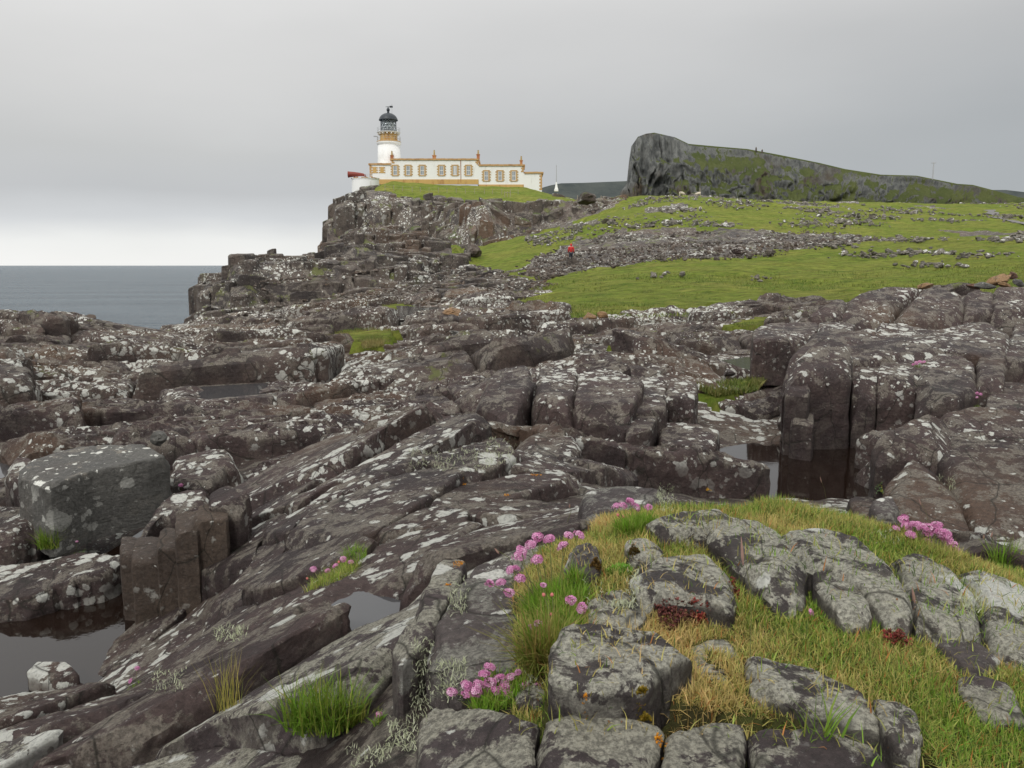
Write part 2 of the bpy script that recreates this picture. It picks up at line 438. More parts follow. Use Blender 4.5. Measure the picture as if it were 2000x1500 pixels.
M['rock_mid'] = rock_mat('shore_basalt', (.046, .032, .029), (.112, .080, .067), (.130, .084, .056), 1.6, (10.0, 4.5), 0.5, s=0.6, green=0.25)
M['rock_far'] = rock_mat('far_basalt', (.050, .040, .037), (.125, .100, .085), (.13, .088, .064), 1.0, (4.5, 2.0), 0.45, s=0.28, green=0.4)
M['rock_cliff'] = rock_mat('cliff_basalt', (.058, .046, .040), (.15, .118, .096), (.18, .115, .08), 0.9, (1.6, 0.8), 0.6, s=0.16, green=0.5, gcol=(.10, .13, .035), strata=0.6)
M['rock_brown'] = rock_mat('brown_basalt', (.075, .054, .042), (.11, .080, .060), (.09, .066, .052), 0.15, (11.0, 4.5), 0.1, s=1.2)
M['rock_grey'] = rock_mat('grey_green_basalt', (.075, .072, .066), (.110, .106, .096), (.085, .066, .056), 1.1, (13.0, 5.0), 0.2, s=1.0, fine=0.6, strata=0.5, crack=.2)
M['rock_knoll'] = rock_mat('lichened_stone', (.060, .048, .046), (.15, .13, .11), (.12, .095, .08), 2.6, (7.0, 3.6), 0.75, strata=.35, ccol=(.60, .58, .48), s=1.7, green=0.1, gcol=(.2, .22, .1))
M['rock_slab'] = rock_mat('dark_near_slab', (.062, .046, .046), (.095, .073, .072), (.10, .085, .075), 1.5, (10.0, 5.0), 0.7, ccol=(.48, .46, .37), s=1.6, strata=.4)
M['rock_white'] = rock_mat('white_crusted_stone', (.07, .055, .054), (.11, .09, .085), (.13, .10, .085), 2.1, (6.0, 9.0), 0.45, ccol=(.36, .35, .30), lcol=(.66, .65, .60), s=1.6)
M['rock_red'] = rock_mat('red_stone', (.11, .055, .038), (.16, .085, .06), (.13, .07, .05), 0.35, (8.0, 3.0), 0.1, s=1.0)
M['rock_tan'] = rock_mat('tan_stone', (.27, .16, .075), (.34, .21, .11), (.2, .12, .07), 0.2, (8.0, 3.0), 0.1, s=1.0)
def grass_mat(name, ca, cb_, cc, s=1.0, bumps=0.5, straw=(.20, .19, .045)):
    k = NT(name); p = k.pos()
    a = k.noise(p, 0.16 * s, 6, 0.6); b = k.noise(k.scale(p, (1, 1, 1)), 3.2 * s, 6, 0.7); c = k.noise(p, 0.5 * s, 5, 0.6)
    col = k.mix(k.map(a, 0.35, 0.65), ca, cb_)
    col = k.mix(k.map(c, 0.50, 0.72), col, cc)
    col = k.mix(k.math('MULTIPLY', k.map(b, 0.50, 0.66), 0.6), col, straw)
    col = k.mix(k.math('MULTIPLY', k.map(k.noise(k.scale(p, (.6, 1, 1)), .28 * s, 8, 0.7), 0.52, 0.64), 0.6), col, tuple(x * 1.15 for x in straw))
    v = k.map(k.noise(k.scale(p, (.7, 1.3, 1)), 1.5 * s, 9, 0.72), 0.34, 0.66, 0.55, 1.5, False)
    g = k.n('ShaderNodeVectorMath', operation='SCALE'); k.l(col, g.inputs[0]); k.l(v, g.inputs['Scale'])
    n1 = k.bump(b, bumps, 0.25 / s); n2 = k.bump(k.noise(p, 12 * s, 5, 0.8), bumps, 0.08 / s, n1)
    return k.done(g.outputs[0], 0.95, n2, 0.15)
M['grass'] = grass_mat('meadow_turf', (.135, .185, .024), (.185, .205, .036), (.095, .145, .016), 1.0, 1.0)
M['grass_far'] = grass_mat('hill_turf', (.085, .110, .030), (.11, .125, .036), (.065, .088, .026), 0.12, 0.6)
def vcol_mat(name, rough=0.7, spec=0.3, trans=0.0):
    k = NT(name); a = k.n('ShaderNodeVertexColor'); a.layer_name = 'Col'
    k.done(a.outputs[0], rough, None, spec)
    if trans:
        t = k.n('ShaderNodeBsdfTranslucent'); k.l(a.outputs[0], t.inputs[0])
        mx = k.n('ShaderNodeMixShader'); mx.inputs[0].default_value = trans
        k.l(k.b.outputs[0], mx.inputs[1]); k.l(t.outputs[0], mx.inputs[2]); k.l(mx.outputs[0], k.o.inputs[0])
    return k.m
M['blade'] = vcol_mat('leaf_blades', 0.6, 0.3, 0.3)
def plain(name, col, rough=0.7, var=0.15, sc=3.0, dirt=None, dsc=0.6, bump=0.0, metal=0.0, spec=0.4):
    k = NT(name); p = k.pos()
    n = k.noise(p, sc, 6, 0.65)
    c = k.mix(n, tuple(x * (1 - var) for x in col), tuple(x * (1 + var) for x in col))
    if dirt:
        c = k.mix(k.math('MULTIPLY', k.map(k.noise(k.scale(p, (1, 1, .25)), dsc, 7, 0.7), 0.52, 0.68), 0.6), c, dirt)
    nr = k.bump(n, bump, 0.05) if bump else None
    return k.done(c, rough, nr, spec, metal)
M['white'] = plain('whitewash', (.84, .84, .82), 0.8, 0.03, 1.5, (.60, .58, .52), 0.7)
M['ochre'] = plain('ochre_paint', (.56, .36, .13), 0.75, 0.12, 2.0, (.30, .12, .05), 0.9)
M['ochre2'] = plain('pale_ochre_stone', (.50, .34, .17), 0.8, 0.15, 2.0, (.33, .17, .08), 0.8)
M['copestone'] = plain('weathered_coping', (.50, .31, .14), 0.8, 0.2, 1.2, (.22, .08, .045), 0.55)
M['brick'] = plain('rusty_chimney', (.36, .14, .06), 0.85, 0.25, 1.5, (.5, .3, .1), 0.8)
M['pot'] = plain('chimney_pot', (.38, .28, .12), 0.85, 0.2, 1.5)
M['frame'] = plain('white_frame', (.82, .82, .82), 0.5, 0.02)
M['glass'] = NT('window_glass').done((.28, .31, .34), 0.12, None, 0.8)
M['black'] = plain('black_paint', (.035, .042, .05), 0.45, 0.15)
M['lantern_glass'] = None
k = NT('lantern_glass'); k.done((.9, .95, .97), 0.05, None, 0.5); k.b.inputs['Transmission Weight'].default_value = 0.85; k.b.inputs['IOR'].default_value = 1.1
M['lantern_glass'] = k.m
M['lens'] = plain('lens_glass', (.85, .88, .90), 0.2, 0.2, 2.0)
M['red'] = plain('foghorn_red', (.22, .042, .028), 0.6, 0.25, 1.0, (.10, .03, .02), 0.8)
M['wood'] = plain('weathered_post', (.30, .26, .20), 0.9, 0.2, 3.0)
M['metal'] = plain('galvanised', (.42, .43, .44), 0.5, 0.1)
M['jacket'] = plain('red_jacket', (.55, .03, .03), 0.7, 0.15, 6.0)
M['trouser'] = plain('dark_trousers', (.035, .04, .055), 0.85, 0.1, 6.0)
M['skin'] = plain('skin', (.45, .27, .20), 0.6, 0.05)
M['hair'] = plain('hair', (.05, .03, .02), 0.8, 0.1)
M['boot'] = plain('boots', (.05, .035, .025), 0.7, 0.1)
M['wool'] = plain('sheep_wool', (.62, .56, .44), 0.95, 0.12, 5.0)
M['slate'] = plain('slate_roof', (.12, .12, .13), 0.7, 0.1)
M['drystone'] = plain('drystone', (.2, .19, .16), 0.9, 0.3, 1.0)
M['mud'] = plain('wet_track', (.085, .075, .065), 0.35, 0.3, 1.5, (.15, .13, .09), 1.0, 0.5)
M['petal'] = vcol_mat('thrift_petals', 0.6, 0.3, 0.25)
def water_mat(name, col, rough, sc, st, dist, anis=(1, 1, 1)):
    k = NT(name); p = k.scale(k.pos(), anis)
    n1 = k.bump(k.noise(p, sc, 5, 0.6), st, dist)
    k.done(col, rough, n1, 0.5)
    k.b.inputs['IOR'].default_value = 1.33 if rough > .1 else 1.5
    return k.m
k = NT('sea_water'); p = k.pos()
wv_ = k.noise(k.scale(p, (.010, .045, 1)), 1.0, 8, .7); rp2 = k.noise(k.scale(p, (.10, .42, 1)), 1.0, 5, .65)
sc_ = k.mix(k.map(wv_, .35, .65), (.045, .075, .100), (.085, .120, .148)); sc_ = k.mix(k.math('MULTIPLY', k.map(rp2, .5, .72), .45), sc_, (.14, .18, .205))
k.done(sc_, .26, k.bump(k.noise(k.scale(p, (.3, .8, 1)), .5, 6, .65), .9, 3.0, k.bump(rp2, .8, 2.5)), .5); k.b.inputs['IOR'].default_value = 1.33
M['sea'] = k.m
M['pool'] = water_mat('pool_water', (.012, .007, .005, 1), 0.02, 3.0, 0.06, 0.03)
M['puddle'] = water_mat('puddle_water', (.055, .055, .058, 1), 0.05, 5.0, 0.05, 0.02)

# ------------------------------------------------------------------ plan outlines
WP = lambda L: [wp(*s) for s in L]
GRASS = [WP([(1000, 35.5), (985, 44), (1100, 57), (1010, 74), (900, 95), (872, 120), (870, 133), (985, 134), (1070, 141), (1190, 143), (1215, 150), (1215, 330), (3000, 330), (3000, 30), (2050, 30), (1700, 36), (1600, 36.5), (1530, 38), (1400, 37), (1330, 33.5), (1200, 33), (1100, 34)]),
         WP([(745, 172), (800, 168), (860, 166), (930, 158), (1000, 160), (1050, 165), (1130, 158), (1180, 165), (1180, 236), (745, 236)])]
RUBBLE = WP([(1000, 80), (1040, 92), (1200, 101), (1500, 97), (1640, 94), (1760, 86), (1640, 82), (1520, 79), (1480, 74.5), (1300, 74), (1180, 70), (1060, 66)])
def water_poly(L, z):
    o = []
    for a, b in L:
        d = ray(a, b); o.append(tuple((d * (z / d[2]))[:2]))
    return o
POOLZ = -2.5
POOL_R = water_poly([(1385, 905), (1500, 878), (1715, 872), (1725, 992), (1640, 990), (1560, 985), (1480, 985), (1385, 948)], POOLZ)
POOL_L = water_poly([(-200, 1205), (60, 1205), (240, 1085), (262, 1190), (205, 1232), (140, 1285), (55, 1338), (-200, 1360)], POOLZ)
def lz(px, py): return hit(px, py)[2]
PUD = []
for L, off in (([(665, 1180), (700, 1160), (800, 1165), (795, 1195), (762, 1215), (775, 1245), (715, 1238), (675, 1215)], 0.0),
          ([(-80, 905), (35, 910), (20, 935), (-80, 940)], 0.0),
          ([(1385, 705), (1475, 700), (1470, 728), (1395, 728)], 0.0),
          ([(405, 758), (505, 752), (500, 772), (410, 776)], 0.0),
          ([(790, 600), (870, 600), (890, 618), (800, 620)], 0.0)):
    c = np.mean(np.array(L), 0); z = float(lz(*c)) - 0.02 + off
    PUD.append((water_poly(L, z), z))
_H = H
def H(x, y):
    z = _H(x, y)
    for P, lv in ((POOL_R, POOLZ), (POOL_L, POOLZ)):
        x0, y0 = np.min(P, 0) - 1; x1, y1 = np.max(P, 0) + 1
        m = (x > x0) & (x < x1) & (y > y0) & (y < y1)
        if np.any(m):
            d = sdist(x, y, P)
            z = np.where(m, np.minimum(z, z + (lv - 0.5 - z) * sstep(-0.25, 0.1, d)), z)
    return z
def flatten(x, y, z, top=True):
    for P, lv in PUD:
        s = 0.018 * abs(np.mean(P, 0)[1]) + 0.02
        x0, y0 = np.min(P, 0) - 5 * s; x1, y1 = np.max(P, 0) + 5 * s
        if x1 < x.min() or x0 > x.max() or y1 < y.min() or y0 > y.max(): continue
        d = sdist(x, y, P) + s * 0.9 * fbm(np.stack([x / s / 1.8, y / s / 1.8, 0 * x], -1), 3, 77)
        if top: z = np.where(d > -3.5 * s, np.maximum(z, lv + (0.02 if top == 2 else 0.14) * s + .12 * s * fbm(np.stack([x / s, y / s, 0 * x], -1), 3, 78 + (top == 2)) + (-4.5 * s * sstep(-1.8 * s, -3.5 * s, d))), z)
        zl_ = z + (lv - 0.35 * s - z) * sstep(-1.2 * s, 0.9 * s, d)
        z = zl_ if top else np.minimum(z, zl_)
    return z
KNOLL = WP([(1180, 2.42), (1290, 2.45), (1400, 2.42), (1530, 2.58), (1700, 2.45), (1880, 2.2), (2080, 2.3), (2400, 2.2)]) + [(1.9, 1.4), (1.9, 0.75), (0.62, 0.95)] + \
        land([(1820, 1490), (1700, 1422), (1470, 1398), (1060, 1382), (1070, 1290), (1010, 1240), (1000, 1150), (1060, 1080), (1140, 1050)])
PATCH = [land(L) for L in ([(1196, 672), (1290, 668), (1292, 712), (1250, 728), (1205, 695)],
                           [(1345, 752), (1400, 748), (1500, 738), (1480, 762), (1400, 772)],
                           [(625, 655), (700, 636), (770, 645), (762, 668), (650, 668)],
                           [(745, 588), (800, 592), (795, 616), (748, 612)],
                           [(835, 708), (918, 700), (900, 726), (860, 722)],
                           [(1425, 632), (1540, 617), (1548, 625), (1480, 648)],
                           [(420, 660), (470, 655), (465, 668), (425, 670)],
                           [(700, 660), (745, 655), (750, 675), (710, 680)])]
def cover(x, y):
    """0 rock, 1 meadow turf, 2 near turf"""
    q = np.stack([x / 4, y / 4, 0 * x], -1)
    w = 1.4 * fbm(q, 4, 21) * np.clip(y / 60, 0.15, 1.3)
    c = np.zeros(x.shape, int)
    for G in GRASS: c[sdist(x, y, G) + w > 0] = 1
    c[sdist(x, y, RUBBLE) + w * 2 > 0.5] = 0
    for G in PATCH: c[sdist(x, y, G) - .1 + .9 * fbm(q * 5, 3, 25) * np.clip(y / 25, .4, 1) > 0] = 1
    # rock showing through the hillside turf
    rn = fbm(np.stack([x / 9, y / 14, 0 * x], -1), 4, 33)
    c[(c == 1) & (y > 88) & (rn > 0.30) & (x > 8)] = 0
    c[inpoly(x, y, KNOLL)] = 2
    return c

# ------------------------------------------------------------------ ground sheet
nr, nc = 480, 440
rr_ = np.concatenate([np.geomspace(0.6, 330, nr - 40), np.geomspace(340, 900, 40)])
th = np.linspace(R(-64), R(64), nc)
TT, RR = np.meshgrid(th, rr_)
GX, GY = RR * np.sin(TT), RR * np.cos(TT)
GZ = H(GX, GY)
CV = cover(GX, GY)
from_cliff = np.zeros_like(GX)
q3 = np.stack([GX, GY, GZ], -1)
low = np.where(CV == 0, 0.05 + np.clip(RR * 0.012, 0, 0.30), 0.0)
rub = sdist(GX, GY, RUBBLE) > -4
low = np.where(rub | (GY > 125) & (GX > 5), 0.02, low)
GZ = GZ - low
GZ += np.where(CV == 1, 0.26 * fbm(q3 / np.array([2.4, 1.8, 2]), 4, 51) + 0.25 * fbm(q3 / 9, 3, 52), np.where(CV == 2, 0.02 * fbm(q3 * 6, 3, 53), 0))
GZ += np.where(CV == 0, np.clip(RR / 60, 0.02, 1) * 0.35 * fbm(q3 / np.clip(RR / 25, .15, 3)[..., None], 5, 54), 0)
GZ += np.where((CV == 0) & (GY > 88) & (GX > 5), 0.55 * np.abs(fbm(q3 / 1.8, 4, 55)) + 0.1, 0)
GZ = flatten(GX, GY, GZ, 2)
V = np.stack([GX, GY, GZ], -1).reshape(-1, 3)
Fg = gridfaces(nr, nc)[:, ::-1]
fc = CV.ravel()[Fg].max(1)
fy = V[Fg[:, 0], 1]
def submesh(V, Fs):
    u, inv = np.unique(Fs, return_inverse=True)
    return V[u], inv.reshape(Fs.shape)
k = NT('turf_soil'); p = k.pos(); soilc = k.mix(k.map(k.noise(p, 9, 6, 0.7), .4, .6), (.040, .036, .014), (.060, .065, .018))  # soil tone set extra dark, painting shade in under the blades
M['soil'] = k.done(soilc, 0.95, k.bump(k.noise(p, 60, 5, .7), .8, .02), .2)
mesh_sets = [('bedrock', (fc == 0) & (fy < 60), M['rock_mid'], 'structure'), ('stony_ground', (fc == 0) & (fy >= 60), M['rock_far'], 'structure'),
             ('meadow', fc == 1, M['grass'], 'structure'), ('turf_bank', fc == 2, M['soil'], 'structure')]
for nm, mk, mat, kd in mesh_sets:
    v, f = submesh(V, Fg[mk])
    tag(link(nm, mesh_np(nm, v, f, mat)), kind=kd)
# sea
a = np.linspace(0, 2 * math.pi, 96, endpoint=False); rads = [0.5, 30, 120, 500, 2000, 8000, 30000]
V = np.array([(r * math.sin(t), r * math.cos(t), SEA) for r in rads for t in a])
tag(link('sea', mesh_np('sea', V, gridfaces(len(rads), 96, True)[:, ::-1], M['sea'])), kind='structure')
def water(name, P, z, mat):
    c = np.mean(P, 0); me = bpy.data.meshes.new(name)
    me.from_pydata([(x, y, z) for x, y in P], [], [tuple(range(len(P)))]); me.update(); me.materials.append(mat)
    o = tag(link(name, me), kind='structure')
    if me.polygons[0].normal.z < 0: me.flip_normals()
    return o
for P in (POOL_R, POOL_L):
    c = np.mean(P, 0); water('rock_pool', [tuple(c + (np.array(q) - c) * (1.9 if P is POOL_L else 1.45)) for q in P], POOLZ, M['pool'])
for P, z in PUD:
    c = np.mean(P, 0); water('puddle', [tuple(c + (np.array(q) - c) * 1.4) for q in P], z, M['puddle'])

# ------------------------------------------------------------------ rock blocks
rng = np.random.default_rng(7)
def chaikin(P, n=1, k=0.22):
    P = np.asarray(P, float)
    for _ in range(n):
        Q = np.roll(P, -1, 0); P = np.stack([P * (1 - k) + Q * k, P * k + Q * (1 - k)], 1).reshape(-1, 2)
    return P
def resample(P, step, nmax=260):
    Q = np.vstack([P, P[:1]]); seg = np.hypot(*np.diff(Q, axis=0).T); s = np.concatenate([[0], np.cumsum(seg)])
    n = int(np.clip(s[-1] / step, 10, nmax)); t = np.linspace(0, s[-1], n, endpoint=False)
    return np.stack([np.interp(t, s, Q[:, 0]), np.interp(t, s, Q[:, 1])], -1), s[-1]
STAT = [0]; FACETS = 6
def block(poly, top, h, res, rr=0.06, seed=0, amp=1.0, notch=1.0, strata=1.0, flare=0.04, smooth=1, name='rock_slab', mat=None, parent=None, kk=0.09, steps=0.0):
    """one jointed block of stone: an uneven top with worn edges over ragged, bedded sides"""
    P = np.asarray(poly, float)
    ar = 0.5 * np.sum(P[:, 0] * np.roll(P[:, 1], -1) - np.roll(P[:, 0], -1) * P[:, 1])
    if ar < 0: P = P[::-1]
    P, per = resample(chaikin(P, smooth, kk), res)
    c = P.mean(0); D = P - c; Rr = np.hypot(D[:, 0], D[:, 1]); size = Rr.mean(); n = len(P)
    U = D / Rr[:, None]
    w = fbm(np.concatenate([P / (size * .55), np.full((n, 1), seed * 3.1)], 1), 3, seed % 97) * size * 0.10 * amp
    if notch:
        arc = np.linspace(0, per, n, endpoint=False); g = np.zeros(n)
        rg = np.random.default_rng(seed + 5)
        for _ in range(max(2, int(per / (size * 0.8)))):
            a0 = rg.uniform(0, per); d = np.abs(arc - a0); d = np.minimum(d, per - d)
            g += rg.uniform(.25, 1) * np.exp(-(d / max(size * 0.035, res * 0.9)) ** 2)
        w = w - g * size * 0.10 * notch
    m = int(np.clip(h / res * .6, 2, 30))
    ntop = int(np.clip(size / res * .72, 3, 40))
    tt = 1 - np.concatenate([np.linspace(0, rr / size * 1.15, 4)[1:] if rr / size < 0.8 else [0.3, 0.6], []])
    tt = np.concatenate([tt, np.linspace(tt[-1], 0.0, ntop + 1)[1:]])[:, None]
    B = P + U * w[:, None]
    zt = top(B[:, 0], B[:, 1])
    zb = zt - h
    t = np.linspace(0, 1, m)[:, None]
    z = zb + (zt - rr - zb) * t
    X = P[None] + U[None] * (w[None] + size * flare * (1 - t))[..., None]
    s = fbm(np.stack([X[..., 0] * 0.9, X[..., 1] * 0.9, z * 4.5], -1) / max(0.12, size * .5), 4, seed % 53 + 2) * size * 0.06 * strata
    s = s + fbm(np.stack([X[..., 0], X[..., 1], z], -1) / (size * 0.9), 3, seed % 31 + 40) * size * 0.14 * amp
    s = s * (0.3 + 0.7 * np.sin(math.pi * np.minimum(1, 0.15 + t * 0.85)))
    X = X + U[None] * s[..., None]
    sides = np.concatenate([X, z[..., None]], -1)
    wt = (w + s[-1])[None]
    X = c + D[None] * tt[..., None] + U[None] * (wt * tt ** 2)[..., None]
    e = (1 - tt) * Rr[None]
    dr = np.where(e < rr, rr * (1 - np.clip(e / rr, 0, 1) ** .7) * (.6 + .4 * np.clip(1 - e / rr, 0, 1)), 0)
    x, y = X[..., 0], X[..., 1]
    z = top(x, y)
    f1 = fbm(np.stack([x, y, np.full(x.shape, seed * 1.7)], -1) / size * 1.3, 3, seed % 71 + 9) * size * 0.085
    f2 = fbm(np.stack([x, y, 0 * x], -1) * 5 / max(0.4, size), 4, 90) * 0.03 * size
    z = z + (f1 + f2) * amp * np.minimum(1, 0.25 + 1.2 * (1 - tt))
    if steps:
        st = fbm(np.stack([x * 1.0, y * 2.2, 0 * x + seed], -1) / (size * .6), 3, seed % 41 + 60)
        z = z + steps * (np.floor(st * 3.2 + 0.5) * 0.5) * (1 - tt ** 6)
    tops = np.stack([x, y, z - dr], -1)
    A = np.concatenate([sides.reshape(-1, 3), tops.reshape(-1, 3)])
    rf = np.random.default_rng(seed + 11)
    for _ in range(FACETS):
        a_ = rf.uniform(0, 2 * math.pi); d_ = np.array([math.cos(a_), math.sin(a_), rf.uniform(.35, 1.5)]); d_ /= np.linalg.norm(d_)
        e_ = A @ d_; lim = e_.max() - rf.uniform(.04, .15) * size
        ov = e_ - lim; A = A - np.where(ov > 0, ov * rf.uniform(.75, 1.0), 0)[:, None] * d_
    ch = fbm(A * (5.5 / max(.35, size)), 4, 130) * min(.035 * size, .05) - np.abs(fbm(A * (9 / max(.35, size)), 3, 140)) * min(.05 * size, .04); A = A + ch[:, None] * np.array([.6, .6, .5])
    STAT[0] += len(A)
    ns = sides.shape[0] * n
    A[:ns, 2] = flatten(A[:ns, 0], A[:ns, 1], A[:ns, 2], False); A[ns:, 2] = flatten(A[ns:, 0], A[ns:, 1], A[ns:, 2])
    me = mesh_np(name, A, gridfaces(len(sides) + len(tops), n, True), mat, sharp=R(32))
    return link(name, me, parent)
def hgrad(x, y, e):
    return (float(H(np.array([x + e]), np.array([y]))[0] - H(np.array([x - e]), np.array([y]))[0]) / (2 * e),
            float(H(np.array([x]), np.array([y + e]))[0] - H(np.array([x]), np.array([y - e]))[0]) / (2 * e))
TAKEN = []       # plan outlines of the blocks placed one by one
def traced(spec, parent, name='rock_slab'):
    """a block whose top outline was read off the photograph; Y, slope and drop are its own"""
    L = spec['p']; Y = spec.get('Y'); seed = spec.get('seed', int(abs(L[0][0] * 7 + L[0][1])))
    if Y is None:
        W = [hit(a, b, spec.get('dz', 0.03)) for a, b in L]; W = np.array([w for w in W if w is not None])
        sx, sy = np.linalg.lstsq(np.c_[W[:, :2], np.ones(len(W))], W[:, 2], rcond=None)[0][:2]
        c0 = W.mean(0)
    else:
        k = max(range(len(L)), key=lambda i: L[i][1]); c0 = pt(L[k][0], L[k][1], Y); sx, sy = spec.get('s', (0.0, 0.12))
        W = []
        for a, b in L:
            d = ray(a, b); t = (c0[2] - sx * c0[0] - sy * c0[1]) / (d[2] - sx * d[0] - sy * d[1])
            W.append(d * t)
        W = np.array(W)
    top = lambda x, y: c0[2] + sx * (x - c0[0]) + sy * (y - c0[1])
    TAKEN.append([tuple(w[:2]) for w in W])
    Yc = W[:, 1].mean(); size = np.sqrt(np.ptp(W[:, 0]) * np.ptp(W[:, 1]))
    o = block(W[:, :2], top, spec.get('h', 0.3), max(0.006, Yc * 0.0042), spec.get('rr', 0.12 * size) * .7, seed, spec.get('amp', 1.0), spec.get('notch', 1.0),
              spec.get('strata', 1.0), spec.get('flare', 0.04), 1, name, spec.get('m', M['rock']), parent, spec.get('k', 0.13), spec.get('steps', 0.0))
    if 'label' in spec: o['label'] = spec['label']
    return o

print('ground', time.time() - _T0)
# ---- near knoll stones
knoll = empty('knoll_outcrop', (0.6, 1.8, -0.9), kind='structure')
def at(par):   # keep world positions under a placed empty
    par_inv = Matrix.Translation(par.location).inverted()
    return par_inv
KS = [
 dict(p=[(1238,1095),(1300,1076),(1380,1080),(1425,1120),(1437,1160),(1425,1185),(1370,1165),(1300,1155),(1262,1165),(1240,1130)], dz=.05, h=.16, m='rock_knoll'),
 dict(p=[(1383,1015),(1440,1003),(1500,1015),(1535,1050),(1570,1095),(1568,1140),(1530,1150),(1470,1110),(1420,1075),(1390,1040)], dz=.06, h=.16, m='rock_knoll'),
 dict(p=[(1533,1035),(1600,1022),(1680,1045),(1735,1090),(1778,1160),(1768,1200),(1700,1150),(1640,1110),(1570,1090),(1540,1060)], dz=.07, h=.25, m='rock_knoll'),
 dict(p=[(1590,1105),(1640,1112),(1690,1145),(1700,1195),(1650,1195),(1600,1150)], dz=.05, h=.2, m='rock_knoll'),
 dict(p=[(1740,1070),(1800,1078),(1860,1110),(1905,1160),(1915,1215),(1850,1225),(1800,1215),(1778,1160),(1765,1110)], dz=.05, h=.28, m='rock_knoll'),
 dict(p=[(1865,1095),(1950,1125),(2080,1160),(2100,1300),(1980,1260),(1925,1225),(1915,1160)], dz=.04, h=.3, m='rock_knoll'),
 dict(p=[(1840,1222),(1920,1232),(1990,1268),(2090,1310),(2090,1400),(1990,1330),(1900,1275)], dz=-.02, h=.3, m='rock_slab'),
 dict(p=[(1828,1245),(1890,1238),(1955,1275),(1945,1300),(1900,1312),(1840,1282)], dz=.02, h=.2, m='rock_white'),
 dict(p=[(1868,1315),(1950,1312),(1990,1350),(2010,1410),(1930,1395),(1880,1355)], dz=.02, h=.2, m='rock_slab'),
 dict(p=[(1473,1270),(1540,1280),(1620,1312),(1700,1358),(1718,1402),(1650,1392),(1550,1362),(1480,1345),(1465,1300)], dz=.03, h=.15, m='rock_knoll'),
 dict(p=[(1708,1355),(1745,1358),(1790,1385),(1802,1440),(1790,1475),(1745,1450),(1718,1400)], dz=.03, h=.2, m='rock_knoll'),
 dict(p=[(1340,1262),(1400,1240),(1460,1262),(1462,1330),(1400,1345),(1350,1310)], dz=.0, h=.1, m='rock_knoll'),
 dict(p=[(825,1385),(900,1368),(1052,1375),(1062,1395),(1045,1470),(1030,1560),(820,1560),(815,1440)], dz=.02, h=.35, m='rock_slab', rr=.02),
 dict(p=[(1068,1380),(1200,1386),(1285,1400),(1298,1425),(1280,1480),(1270,1560),(1042,1560),(1052,1440)], dz=.03, h=.35, m='rock_slab', rr=.02),
 dict(p=[(1303,1412),(1400,1403),(1456,1410),(1458,1440),(1448,1560),(1285,1560),(1290,1470)], dz=.03, h=.35, m='rock_slab', rr=.02),
 dict(p=[(1467,1410),(1600,1412),(1690,1435),(1738,1475),(1742,1560),(1460,1560),(1462,1450)], dz=.03, h=.35, m='rock_slab', rr=.02),
 dict(p=[(1740,1478),(1800,1490),(1830,1510),(1830,1570),(1745,1570)], dz=.02, h=.3, m='rock_slab', rr=.02),
 dict(p=[(1112,1222),(1200,1208),(1300,1230),(1352,1262),(1300,1300),(1255,1338),(1150,1345),(1080,1325),(1090,1270)], dz=.075, h=.20, m='rock_knoll', rr=.015),
 dict(p=[(935,1095),(1000,1085),(1028,1140),(1035,1200),(1032,1260),(1010,1335),(955,1350),(880,1340),(838,1262),(870,1190),(905,1130)], Y=1.47, s=(0.12,.05), h=.3, m='rock_white', rr=.02),
 dict(p=[(800,1205),(838,1215),(852,1235),(822,1262),(778,1296),(766,1250)], Y=1.62, s=(.1,.1), h=.42, m='rock_slab', rr=.015, flare=.15),
 dict(p=[(860,1090),(915,1085),(900,1125),(868,1180),(845,1232),(800,1206),(822,1150)], Y=1.75, s=(.1,-.02), h=.35, m='rock_slab', rr=.02),
 dict(p=[(1160,1160),(1215,1142),(1240,1165),(1262,1195),(1230,1218),(1150,1205)], dz=.03, h=.14, m='rock_knoll'),
 dict(p=[(1105,1075),(1150,1048),(1170,1058),(1172,1110),(1130,1140),(1105,1120)], dz=.04, h=.2, m='rock_white'),
 dict(p=[(1222,1055),(1262,1045),(1295,1062),(1290,1085),(1235,1090)], dz=.04, h=.1, m='rock_knoll'),
 dict(p=[(1262,1005),(1330,985),(1402,988),(1435,1008),(1390,1038),(1300,1032)], dz=.05, h=.15, m='rock_knoll'),
 dict(p=[(1130,955),(1200,945),(1295,948),(1312,985),(1290,1010),(1215,1003),(1140,1000)], Y=2.75, s=(.05,.05), h=.4, m='rock_white'),
 dict(p=[(1008,1345),(1050,1330),(1070,1350),(1062,1372),(1010,1372)], dz=-.05, h=.2, m='rock_knoll'),
]
for s in KS:
    if s['m'] == 'rock_knoll': c_ = np.mean(s['p'], 0); s['p'] = [tuple(c_ + (np.array(q) - c_) * 1.09) for q in s['p']]
    s['m'] = M[s['m']]; traced(s, None if False else knoll)
for o in knoll.children: o.matrix_parent_inverse = at(knoll)
KTAKEN = list(TAKEN)
TAKEN.append(WP([(1330, 2.7), (1345, 5.0), (1340, 8.6), (1385, 10.1), (1530, 10.1), (1560, 9.3), (1720, 9.3), (1730, 5.0), (1800, 3.8), (1850, 2.7)]))
TAKEN.append([(-.24, .5), (3, .5), (3, 1.7), (-.24, 1.7)]); TAKEN.append(land([(765, 1215), (860, 1085), (930, 1075), (1075, 1060), (1130, 950), (1320, 945), (1340, 1000), (1200, 1400), (1060, 1570), (812, 1570), (800, 1420)]))
